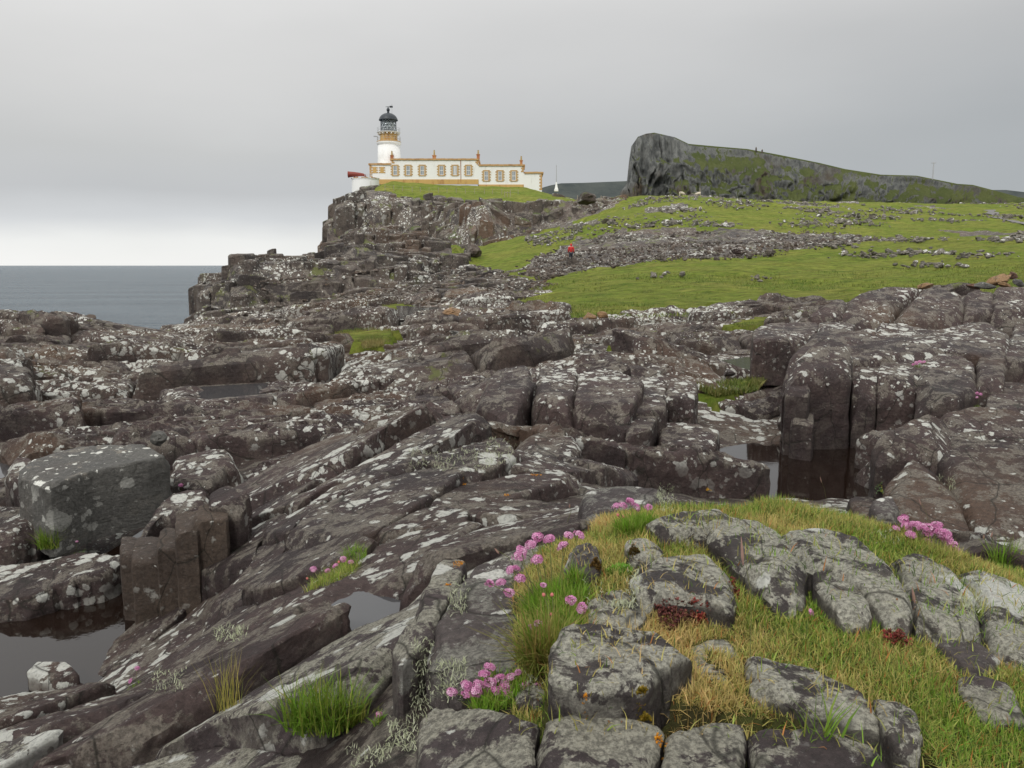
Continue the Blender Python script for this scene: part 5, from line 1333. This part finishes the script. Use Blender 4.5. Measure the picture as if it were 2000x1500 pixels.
def blades(name, P, Ln, Wd, Cc, lean, mat, seed=0, kind='stuff', up=None, curl=.5, parent=None, loc=None):
    """P (n,3) roots; each blade two bent segments with its own colour"""
    r_ = np.random.default_rng(seed); n = len(P); a_ = r_.uniform(0, 2 * math.pi, n); D = np.stack([np.cos(a_), np.sin(a_), 0 * a_], -1)
    Sd = np.stack([-np.sin(a_ + r_.normal(0, .5, n)), np.cos(a_), 0 * a_], -1)
    ln = np.asarray(lean) * np.abs(r_.normal(.8, .5, n)); U = np.array([0, 0, 1.0])
    d1 = U + D * ln[:, None]; d1 /= np.linalg.norm(d1, axis=1)[:, None]
    d2 = U * (1 - curl * ln)[:, None] + D * (ln * (1 + curl))[:, None]; d2 /= np.linalg.norm(d2, axis=1)[:, None]
    m1 = P + d1 * (Ln * .55)[:, None]; tp_ = m1 + d2 * (Ln * .5)[:, None]; w = (Sd * (Wd / 2)[:, None])
    V = np.stack([P - w, P + w, m1 - w * .8, m1 + w * .8, tp_], 1).reshape(-1, 3); b_ = np.arange(n)[:, None] * 5
    Q = b_ + np.array([[0, 1, 3, 2]]); T = b_ + np.array([[2, 3, 4]])
    c = np.repeat(Cc, 5, 0)
    if loc is not None: V = V - np.array(loc)
    me = mesh_np(name, V, [Q, T], mat, True, c); o = link(name, me, parent, loc)
    return tag(o, kind=kind) if kind else o
def mixc_(a_, b_, t): return np.array(a_)[None] * (1 - t)[:, None] + np.array(b_)[None] * t[:, None]
G_GREEN, G_DEEP, G_STRAW, G_OLIVE, G_RUST = (.17, .29, .03), (.06, .12, .015), (.58, .40, .17), (.28, .28, .06), (.40, .17, .05)
def turf(name, X, Y, dens_rock, Lr, Wr, seed, strawf, avoid=True, lean=.9, kn=None):
    r_ = np.random.default_rng(seed); keep = np.zeros(len(X), bool); Z = np.zeros(len(X))
    for i in range(len(X)):
        z, rk = ground_at(X[i], Y[i])
        if rk and r_.uniform() > dens_rock: continue
        if z < -50: continue
        keep[i] = True; Z[i] = z
    X, Y, Z = X[keep], Y[keep], Z[keep]; n = len(X)
    q = np.stack([X, Y, 0 * X], -1)
    s_ = np.clip(strawf(X, Y) + .95 * fbm(q * 4.5, 3, 600 + seed) + r_.normal(0, .22, n), 0, 1)
    col = mixc_(G_GREEN, G_STRAW, s_); ol = r_.random(n) < .3; col[ol] = mixc_(G_OLIVE, G_STRAW, s_[ol] * .6)
    ru = r_.random(n) < .05; col[ru] = np.array(G_RUST); dp = (r_.random(n) < .15) & (s_ < .5); col[dp] = np.array(G_DEEP)
    col = col * r_.uniform(.7, 1.3, n)[:, None]
    tl = 1 + .8 * np.clip(fbm(q * 5, 3, 620 + seed), -.2, 1)
    return blades(name, np.stack([X, Y, Z - .004], -1), r_.uniform(*Lr, n) * tl, r_.uniform(*Wr, n), col, lean, M['blade'], seed, curl=.6)
KN = np.array(KNOLL)
r_ = np.random.default_rng(5)
nb_ = 180000
X = r_.uniform(KN[:, 0].min(), KN[:, 0].max(), nb_ * 2); Y = r_.uniform(max(.95, KN[:, 1].min()), KN[:, 1].max(), nb_ * 2)
m_ = (sdist(X, Y, KNOLL) > -.12) & (np.abs(X) < .72 * Y + .05); X, Y = X[m_][:nb_], Y[m_][:nb_]
def straw_map(x, y):
    pxx = 1000 + F * x / (y * cP + .75 * sP)
    s_ = .13 + .58 * np.exp(-((pxx - 1290) / 150) ** 2) * (y < 1.75) + .25 * (y > 1.75) * (y < 2.35) * (pxx < 1420)
    return s_ - .12 * (y > 2.35) 
turf('turf_grass', X, Y, .035, (.015, .040), (.0012, .0026), 11, straw_map)
# meadow and ledge grass
def tuft_field(name, poly_list, n, Lr, Wr, seed, col_a, col_b, lean=.5, useH=True, xr=None, dz=0.0):
    r_ = np.random.default_rng(seed); XX, YY = [], []
    for P_ in poly_list:
        P_ = np.array(P_); a0, a1 = P_.min(0), P_.max(0); k_ = int(n / len(poly_list)); u = r_.random(k_ * 3)
        y = a0[1] + (a1[1] - a0[1]) * u; x = r_.uniform(a0[0], a1[0], k_ * 3); m_ = inpoly(x, y, P_) & (np.abs(x) < .68 * y) & (r_.random(len(x)) < np.clip((a0[1] / y) ** 1.5, 0, 1)); XX.append(x[m_][:k_]); YY.append(y[m_][:k_])
    X, Y = np.concatenate(XX), np.concatenate(YY); Z = H(X, Y) + dz; n = len(X); q = np.stack([X, Y, 0 * X], -1); t = np.clip(.4 + fbm(q / 1.5, 3, seed) + r_.normal(0, .25, n), 0, 1)
    c = mixc_(col_a, col_b, t) * r_.uniform(.75, 1.25, n)[:, None]
    blades(name, np.stack([X, Y, Z], -1), r_.uniform(*Lr, n) * (1 + .5 * t), r_.uniform(*Wr, n), c, lean, M['blade'], seed)
tuft_field('meadow_grass', [[(-2, 33), (24, 29), (40, 34), (40, 62), (2, 62), (-1, 45)]], 26000, (.06, .16), (.02, .05), 71, (.10, .16, .025), (.24, .24, .06), .8, dz=-.02)
tuft_field('ledge_grass', PATCH, 26000, (.04, .13), (.008, .02), 73, (.10, .15, .025), (.24, .19, .07), .7, dz=-.03)

# ---- sea thrift
HEADM = []
def head_mesh(seed):
    r_ = np.random.default_rng(seed); V, Fq, C_ = [], [], []; n0 = 0
    for i in range(38):
        z = r_.uniform(-.35, 1); a_ = i * 2.39996; rr2 = math.sqrt(max(0, 1 - z * z)); d = np.array([rr2 * math.cos(a_), rr2 * math.sin(a_), z])
        t = np.cross(d, (0.1, .2, 1)); t /= np.linalg.norm(t); b_ = np.cross(d, t); c0 = d * np.array([1, 1, .75]) * r_.uniform(.7, 1.1); sc = r_.uniform(.24, .40)
        base = np.array([(.66, .25, .48), (.76, .38, .60), (.84, .58, .73), (.56, .17, .38)][int(r_.choice(4, p=[.35, .35, .2, .1]))]) * r_.uniform(.85, 1.15)
        ph = r_.uniform(0, 6)
        for k_ in range(5):
            w0 = ph + k_ * 1.2566; e1 = c0 + (t * math.cos(w0 - .42) + b_ * math.sin(w0 - .42)) * sc + d * .08; e2 = c0 + (t * math.cos(w0 + .42) + b_ * math.sin(w0 + .42)) * sc + d * .08
            e3 = c0 + (t * math.cos(w0) + b_ * math.sin(w0)) * sc * 1.25 + d * .02
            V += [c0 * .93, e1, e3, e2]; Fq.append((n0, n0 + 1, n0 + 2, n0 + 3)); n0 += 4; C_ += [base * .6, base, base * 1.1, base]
    me = mesh_np('flower_head', np.array(V), np.array(Fq), M['petal'], False, np.array(C_)); return me
HEADM = [head_mesh(300 + i) for i in range(5)]
def bud_mesh():
    b = MB(); b.lathe([(.25, -.6), (.62, -.2), (.6, .25), (.3, .7), (.05, .85)], 8); V = np.vstack(b.v); me = bpy.data.meshes.new('flower_head'); me.from_pydata(V.tolist(), [], b.f); me.materials.append(M['bud']); return me
M['bud'] = plain('dry_bud', (.50, .16, .14), .8, .2, 60.0)
M['stalk'] = plain('flower_stalk', (.14, .15, .05), .7, .2, 40.0)
BUD = bud_mesh()
def thrift(cx, cy, heads, label, hr=14.0, spread=40, nleaf=900, L=(.03, .07), group='pink sea thrift clumps', leafrad=None, strawy=.05):
    p0 = see(cx, cy)
    if p0 is None: return
    Yb = p0.y; rd = (spread if leafrad is None else leafrad) / F * Yb; r_ = np.random.default_rng(int(cx * 3 + cy))
    t = empty('sea_thrift', tuple(p0), label=label, cat='flower', group=group)
    a_ = r_.uniform(0, 6.28, nleaf); q_ = np.sqrt(r_.random(nleaf)) * rd; X = p0.x + q_ * np.cos(a_); Y = p0.y + q_ * np.sin(a_) * 1.1
    Z = np.array([ground_at(x, y)[0] for x, y in zip(X, Y)]); Z = np.clip(Z, p0.z - .06, p0.z + .05) - .004
    s_ = np.clip(strawy + r_.normal(0, .2, nleaf), 0, 1)
    o = blades('leaf_tuft', np.stack([X, Y, Z], -1), r_.uniform(*L, nleaf), r_.uniform(.0012, .0026, nleaf), mixc_((.15, .30, .02), G_STRAW, s_) * r_.uniform(.6, 1.3, nleaf)[:, None], .7, M['blade'], int(cx), None, curl=.5, parent=t, loc=None)
    me = o.data; co = np.empty(len(me.vertices) * 3, np.float32); me.vertices.foreach_get('co', co); co = co.reshape(-1, 3) - np.array(p0, np.float32); me.vertices.foreach_set('co', co.ravel()); me.update()
    for (hx, hy, sz) in heads:
        Yh = Yb + r_.uniform(-.4, .4) * rd + (cy - hy) * 0.0004; h_ = pt(hx, hy, Yh); hv = Vector(h_.tolist()) - p0
        bx, by = hv.x * .45 + r_.normal(0, .12) * rd, hv.y * .5 + r_.normal(0, .12) * rd
        gz_ = ground_at(p0.x + bx, p0.y + by)[0]; gz_ = gz_ - p0.z if gz_ > -50 else 0; gz_ = min(max(gz_, -.12), hv.z - .01)
        st = MB(); st.tube([(bx, by, gz_), (bx * .6 + hv.x * .4, by * .6 + hv.y * .4, gz_ * .45 + hv.z * .55), tuple(hv)], [.0011, .0010, .0009], 4); st.build('stalk', M['stalk'], t)
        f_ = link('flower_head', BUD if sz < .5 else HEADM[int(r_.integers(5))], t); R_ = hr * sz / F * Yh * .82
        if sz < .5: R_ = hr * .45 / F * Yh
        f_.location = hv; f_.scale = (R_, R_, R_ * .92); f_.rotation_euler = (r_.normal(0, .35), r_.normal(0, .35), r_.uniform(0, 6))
    return t
thrift(1085, 1180, [(1050,1049,1),(1073,1053,1.05),(1037,1064,1),(1099,1067,1),(1111,1046,.85),(1131,1045,.95),(1014,1087,1.15),(1019,1076,1),(1049,1093,1.05),(998,1113,.9),(1008,1110,.7),(1016,1130,1),(978,1138,.9),(956,1140,.8),(994,1158,1)],
       'tall clump of pink thrift, bright green leaves, behind the white-crusted stone', 14, 62, 3200, (.025, .06))
thrift(1090, 1240, [(1061,1143,.6),(1062,1162,.4),(1078,1162,.4),(1115,1172,1),(1136,1188,1),(1075,1200,.4),(1050,1218,.75),(1037,1226,.7),(1100,1247,.8)],
       'sparse thrift with scattered low heads and buds in the gap beside the big grey stone', 14, 60, 2400, (.02, .055), strawy=.12)
thrift(975, 1365, [(883,1352,.95),(911,1339,1),(913,1355,1.05),(935,1339,1.1),(957,1304,1),(946,1317,1),(977,1326,1.1),(957,1333,1.1),(951,1353,1.1),(999,1322,.85),(988,1342,1.1),(993,1357,1),(1019,1359,1.1),(1025,1340,.9),(1048,1344,1.05),(1012,1313,.6),(930,1350,1),(970,1350,1.1)],
       'dense low clump of pink thrift heads lying over the front slab', 14.5, 60, 900, (.02, .05))
thrift(1237, 1035, [(1204,989,.95),(1217,987,.85),(1231,980,1),(1243,991,.9),(1267,991,.85),(1207,1006,.4),(1218,1010,.4)],
       'small thrift clump with five heads at the back edge of the turf', 11.5, 38, 1100, (.03, .07))
thrift(1812, 1075, [(1765,1014,.95),(1750,1032,.7),(1771,1029,1),(1779,1045,1),(1783,1024,.8),(1794,1027,1),(1802,1030,1),(1810,1041,1),(1810,1058,.85),(1829,1027,1.1),(1827,1039,1),(1837,1039,1),(1847,1043,1.1),(1850,1056,1),(1858,1064,1),(1862,1074,.95),(1812,1031,.9),(1842,1050,1)],
       'thrift clump at the right edge of the turf bank above the dark cleft', 13, 60, 1200, (.03, .06), strawy=.4)
thrift(650, 1128, [(612,1112,.8),(640,1115,.7),(655,1105,.7),(670,1092,.75),(685,1098,.7),(662,1098,.4)], 'short thrift and grass in a crack of the sloping left slab', 10, 55, 1000, (.03, .08), strawy=.3)
thrift(690, 1105, [(600,1130,.4)], 'leafy thrift tuft without open flowers at the top of the slab crack', 9, 28, 500, (.03, .07))
thrift(738, 1412, [(740,1395,.8)], 'single pale thrift flower left of the dark gap in front', 10, 10, 60, (.02, .04))
thrift(1583, 1215, [(1583,1197,.9)], 'single faded salmon thrift head alone in the turf', 11, 8, 40, (.02, .04))
thrift(262, 1340, [(268,1305,.7),(255,1330,.7),(252,1357,.8)], 'three tiny thrift heads on the lower left slab', 9, 14, 60, (.01, .03))
thrift(148, 1070, [(146,1060,.8),(150,1058,.6)], 'tiny thrift at the foot of the big grey-green block', 6, 16, 140, (.02, .05))
thrift(1797, 715, [(1790,709,1),(1797,707,1),(1804,708,1),(1784,712,.8)], 'distant thrift cushion on a ledge of the right-hand rocks', 5, 12, 200, (.02, .05))
thrift(1905, 785, [(1903,771,.8),(1907,776,.8),(1915,770,.8),(1908,768,.8)], 'distant thrift on the far right ledge beside a crack', 5, 10, 120, (.02, .05))
thrift(352, 955, [(353,948,.8)], 'one small thrift flower on the rim of the rounded left ridge', 7, 6, 40, (.01, .03))
# ---- long grass tufts and seed stems
def tuft(px, py, spread, n, L, label, ca=(.13, .24, .02), cb=(.36, .30, .08), t0=.15, W=(.002, .004), lean=.55, name='grass_tuft', cat='grass tuft', Yd=None, hgt=0):
    p0 = see(px, py)
    if p0 is None: return
    r_ = np.random.default_rng(int(px + py * 3)); rd = spread / F * p0.y; t = empty(name, tuple(p0), label=label, cat=cat)
    a_ = r_.uniform(0, 6.28, n); q_ = r_.random(n) ** .7 * rd; P_ = np.stack([q_ * np.cos(a_), q_ * np.sin(a_) * .6, 0 * a_ - .01], -1)
    s_ = np.clip(t0 + r_.normal(0, .25, n), 0, 1)
    blades('leaves', P_, r_.uniform(*L, n), r_.uniform(*W, n), mixc_(ca, cb, s_) * r_.uniform(.7, 1.25, n)[:, None], lean, M['blade'], int(px), None, parent=t)
tuft(625, 1412, 75, 520, (.07, .15), 'bright green grass tuft in the hollow at the bottom left', t0=.1)
tuft(690, 1415, 30, 160, (.05, .10), 'smaller green and straw tuft right of the bright one', t0=.4)
tuft(95, 1068, 22, 220, (.10, .22), 'green grass tuft below the big grey-green block', W=(.003, .006))
tuft(1062, 1300, 42, 420, (.08, .16), 'arching green and tawny tuft in the gap above the pink heads', t0=.45, cb=(.33, .2, .08), lean=.8)
tuft(445, 1385, 30, 60, (.10, .2), 'wispy pale stems by the lichened left stone', t0=.8, lean=.3, W=(.0012, .002))
tuft(235, 1232, 30, 260, (.03, .07), 'small mossy grass patch beside the left pool', t0=.5, cb=(.28, .15, .05))
tuft(1545, 968, 26, 45, (.04, .11), 'dry pinkish seed stems standing against the right pool', t0=1, cb=(.5, .36, .24), lean=.35, W=(.0012, .002))
tuft(1960, 1110, 34, 200, (.06, .13), 'green tuft at the far right edge of the turf', t0=.1)
tuft(1605, 1440, 40, 22, (.05, .1), 'thin green blades over the dark front slab', t0=.05)
def stem(px0, py0, px1, py1, label, col=(.28, .17, .12)):
    p0 = see(px0, py0)
    if p0 is None: return
    h_ = Vector(pt(px1, py1, p0.y - .03).tolist()) - p0; t = empty('seeding_grass', tuple(p0), label=label, cat='grass stem')
    b = MB(); mid = h_ * .5 + Vector((.01, 0, .01)); b.tube([(0, 0, 0), tuple(mid), tuple(h_)], [.0009, .0008, .0006], 4); b.build('stalk', M['stalk'], t)
    b = MB(); e = h_ * 1.0; s0 = h_ * .8; b.tube([tuple(s0), tuple(s0.lerp(e, .3)), tuple(s0.lerp(e, .7)), tuple(e * 1.03)], [.0008, .0028, .0024, .0004], 6); b.build('seed_head', M['seed'], t)
M['seed'] = plain('seed_head', (.36, .22, .18), .9, .3, 80)
stem(1465, 1290, 1448, 1055, 'tallest purple grass stem rising from the middle turf')
stem(1805, 1285, 1782, 1150, 'brown seed stem in front of the right grey stones')
stem(1615, 985, 1602, 932, 'short seed stem against the dark pool')
stem(1815, 1035, 1795, 975, 'seed stem over the right thrift clump')
stem(1005, 1120, 967, 1072, 'thin drooping stem left of the tall thrift')
stem(1925, 1090, 1938, 1040, 'straw stem by the right cleft, leaning right')
stem(1915, 1085, 1922, 1045, 'straw stem by the right cleft, more upright')
stem(1108, 1020, 1113, 985, 'thin pale stem on the slab behind the tall thrift')
# ---- stonecrop, moss, lichens
def cushion(name, px, py, w, n, cols, r0, label, cat, seed, mat='blade', hgt=.010):
    p0 = see(px, py)
    if p0 is None: return
    r_ = np.random.default_rng(seed); rd = w / 2 / F * p0.y; V, Fq, C_ = [], [], []; n0 = 0
    t = empty(name, tuple(p0), label=label, cat=cat)
    if name == 'stonecrop': n = int(n * 1.6); r0 *= .62
    for i in range(n):
        a_ = r_.uniform(0, 6.28); q_ = math.sqrt(r_.random()) * rd * (1 + .3 * math.sin(3 * a_ + seed)); x, y = q_ * math.cos(a_), q_ * math.sin(a_); z = ground_at(p0.x + x, p0.y + y)[0] - p0.z
        z = min(max(z, -.03), .012) + (r_.uniform(.002, .024) if name == 'stonecrop' else 0) + r_.uniform(0, hgt) * (1 - (q_ / rd) ** 2); c = np.array(cols[int(r_.integers(len(cols)))]) * r_.uniform(.7, 1.3); s_ = r0 * r_.uniform(.6, 1.3)
        for k_ in range(6):
            w0 = k_ * 1.047 + a_; d = np.array([math.cos(w0) * .8, math.sin(w0) * .8, .5 + 1.1 * r_.random()]); e = np.array([-math.sin(w0), math.cos(w0), 0]) * .35
            V += [(x, y, z), tuple(np.array([x, y, z]) + (d * .6 + e) * s_), tuple(np.array([x, y, z]) + d * 1.1 * s_), tuple(np.array([x, y, z]) + (d * .6 - e) * s_)]
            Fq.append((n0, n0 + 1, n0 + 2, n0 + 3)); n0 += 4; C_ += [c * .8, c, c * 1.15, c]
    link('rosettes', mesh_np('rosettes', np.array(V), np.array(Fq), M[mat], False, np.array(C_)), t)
REDS = [(.16, .03, .025), (.24, .05, .035), (.10, .025, .02), (.30, .08, .05)]
cushion('stonecrop', 1310, 1215, 80, 340, [(.12, .035, .03), (.08, .03, .025), (.18, .06, .05)], .006, 'dark maroon stonecrop cushion beside the rounded grey stone', 'stonecrop', 1)
cushion('stonecrop', 1365, 1208, 44, 140, [(.42, .07, .05), (.28, .05, .04), (.20, .06, .04)], .006, 'bright red stonecrop at the right of the maroon cushion', 'stonecrop', 2)
cushion('stonecrop', 1748, 1262, 56, 110, [(.32, .06, .05), (.20, .05, .04), (.14, .05, .03)], .007, 'red stonecrop strip under the right grey stones', 'stonecrop', 3)
cushion('stonecrop', 1435, 1160, 22, 40, REDS, .005, 'little red stonecrop between the two rear stones', 'stonecrop', 4)
cushion('green_rosette', 1212, 1122, 44, 90, [(.10, .24, .02), (.14, .3, .03)], .010, 'bright green rosette plant among tawny grass', 'plant', 5)
cushion('moss_cushion', 1165, 1105, 26, 300, [(.10, .055, .01), (.16, .09, .02)], .0025, 'brown velvety moss cushion on the white stone edge', 'moss', 6, hgt=.02)
cushion('moss_cushion', 1237, 1080, 24, 260, [(.10, .06, .015), (.07, .05, .01)], .0025, 'small dark moss cushion between two grey stones', 'moss', 7, hgt=.02)
cushion('moss_cushion', 1255, 1370, 30, 260, [(.3, .2, .02), (.2, .16, .02)], .003, 'yellow-green moss below the tawny grass', 'moss', 8, hgt=.01)
cushion('yellow_flower', 1380, 952, 16, 26, [(.75, .42, .02), (.8, .5, .03)], .006, 'small yellow flower head at the edge of the right pool', 'flower', 9, hgt=.02)
cushion('plant', 1718, 955, 14, 60, [(.2, .3, .15), (.5, .5, .08)], .012, 'pale green spurge-like sprig on the stone by the pool', 'plant', 10, hgt=.06)
ORG = [(.62, .28, .02), (.50, .20, .02), (.70, .36, .03)]
for i, (a_, b_, w_, n_, lab) in enumerate(((898, 1102, 32, 60, 'orange lichen patch on the crest of the tilted stone'), (875, 1143, 12, 26, 'small orange lichen spot lower on the tilted stone'), (1290, 1452, 26, 46, 'orange lichen crust on the edge of the front slab'),
        (1142, 1372, 12, 20, 'tiny orange lichen fleck below the big grey stone'), (905, 938, 14, 26, 'orange lichen spot on the domed slab'), (1045, 928, 22, 30, 'orange lichen in the joint right of the dome'), (1735, 1478, 30, 30, 'orange lichen along the corner of the front slab'), (990, 968, 12, 20, 'orange lichen fleck in the slab joint'))):
    cushion('orange_lichen', a_, b_, w_, n_, ORG, .0022 * (2 if b_ < 1000 else 1), lab, 'lichen', 20 + i, hgt=.002)
def wisps(px, py, w, h, n, seed, L=.02):
    r_ = np.random.default_rng(seed); P_ = []
    for i in range(n):
        p_ = see(px + r_.uniform(-w / 2, w / 2), py + r_.uniform(-h / 2, h / 2))
        if p_ is not None and p_.y < 9: P_.append(tuple(p_))
    return P_
WL = []
for i, (a_, b_, w_, h_, n_) in enumerate(((880, 1330, 60, 70, 300), (825, 1330, 40, 160, 300), (895, 1170, 30, 60, 160), (1235, 1140, 30, 50, 160), (1215, 1185, 40, 16, 120), (1900, 1180, 50, 40, 200), (1300, 975, 30, 60, 240), (450, 1240, 60, 30, 160),
        (880, 900, 160, 40, 300), (1160, 1160, 40, 40, 100), (330, 1330, 60, 40, 120), (790, 1440, 60, 60, 260), (720, 1480, 80, 30, 160), (1040, 1330, 30, 40, 100), (1740, 1050, 60, 30, 80), (980, 880, 60, 60, 160), (1850, 945, 30, 30, 60))):
    WL += wisps(a_, b_, w_, h_, n_, 700 + i)
WL = np.array(WL)[::2]; n_ = len(WL); r_ = np.random.default_rng(9)
WL = np.repeat(WL, 3, 0) + r_.normal(0, .006, (n_ * 3, 3)); n_ *= 3
blades('bushy_lichen', WL, r_.uniform(.008, .022, n_) * (WL[:, 1] / 2.2).clip(.8, 2), r_.uniform(.0012, .0025, n_) * (WL[:, 1] / 2).clip(1, 2), mixc_((.34, .37, .22), (.50, .52, .38), r_.random(n_)), 1.1, M['blade'], 3)
print('plants', time.time() - _T0)
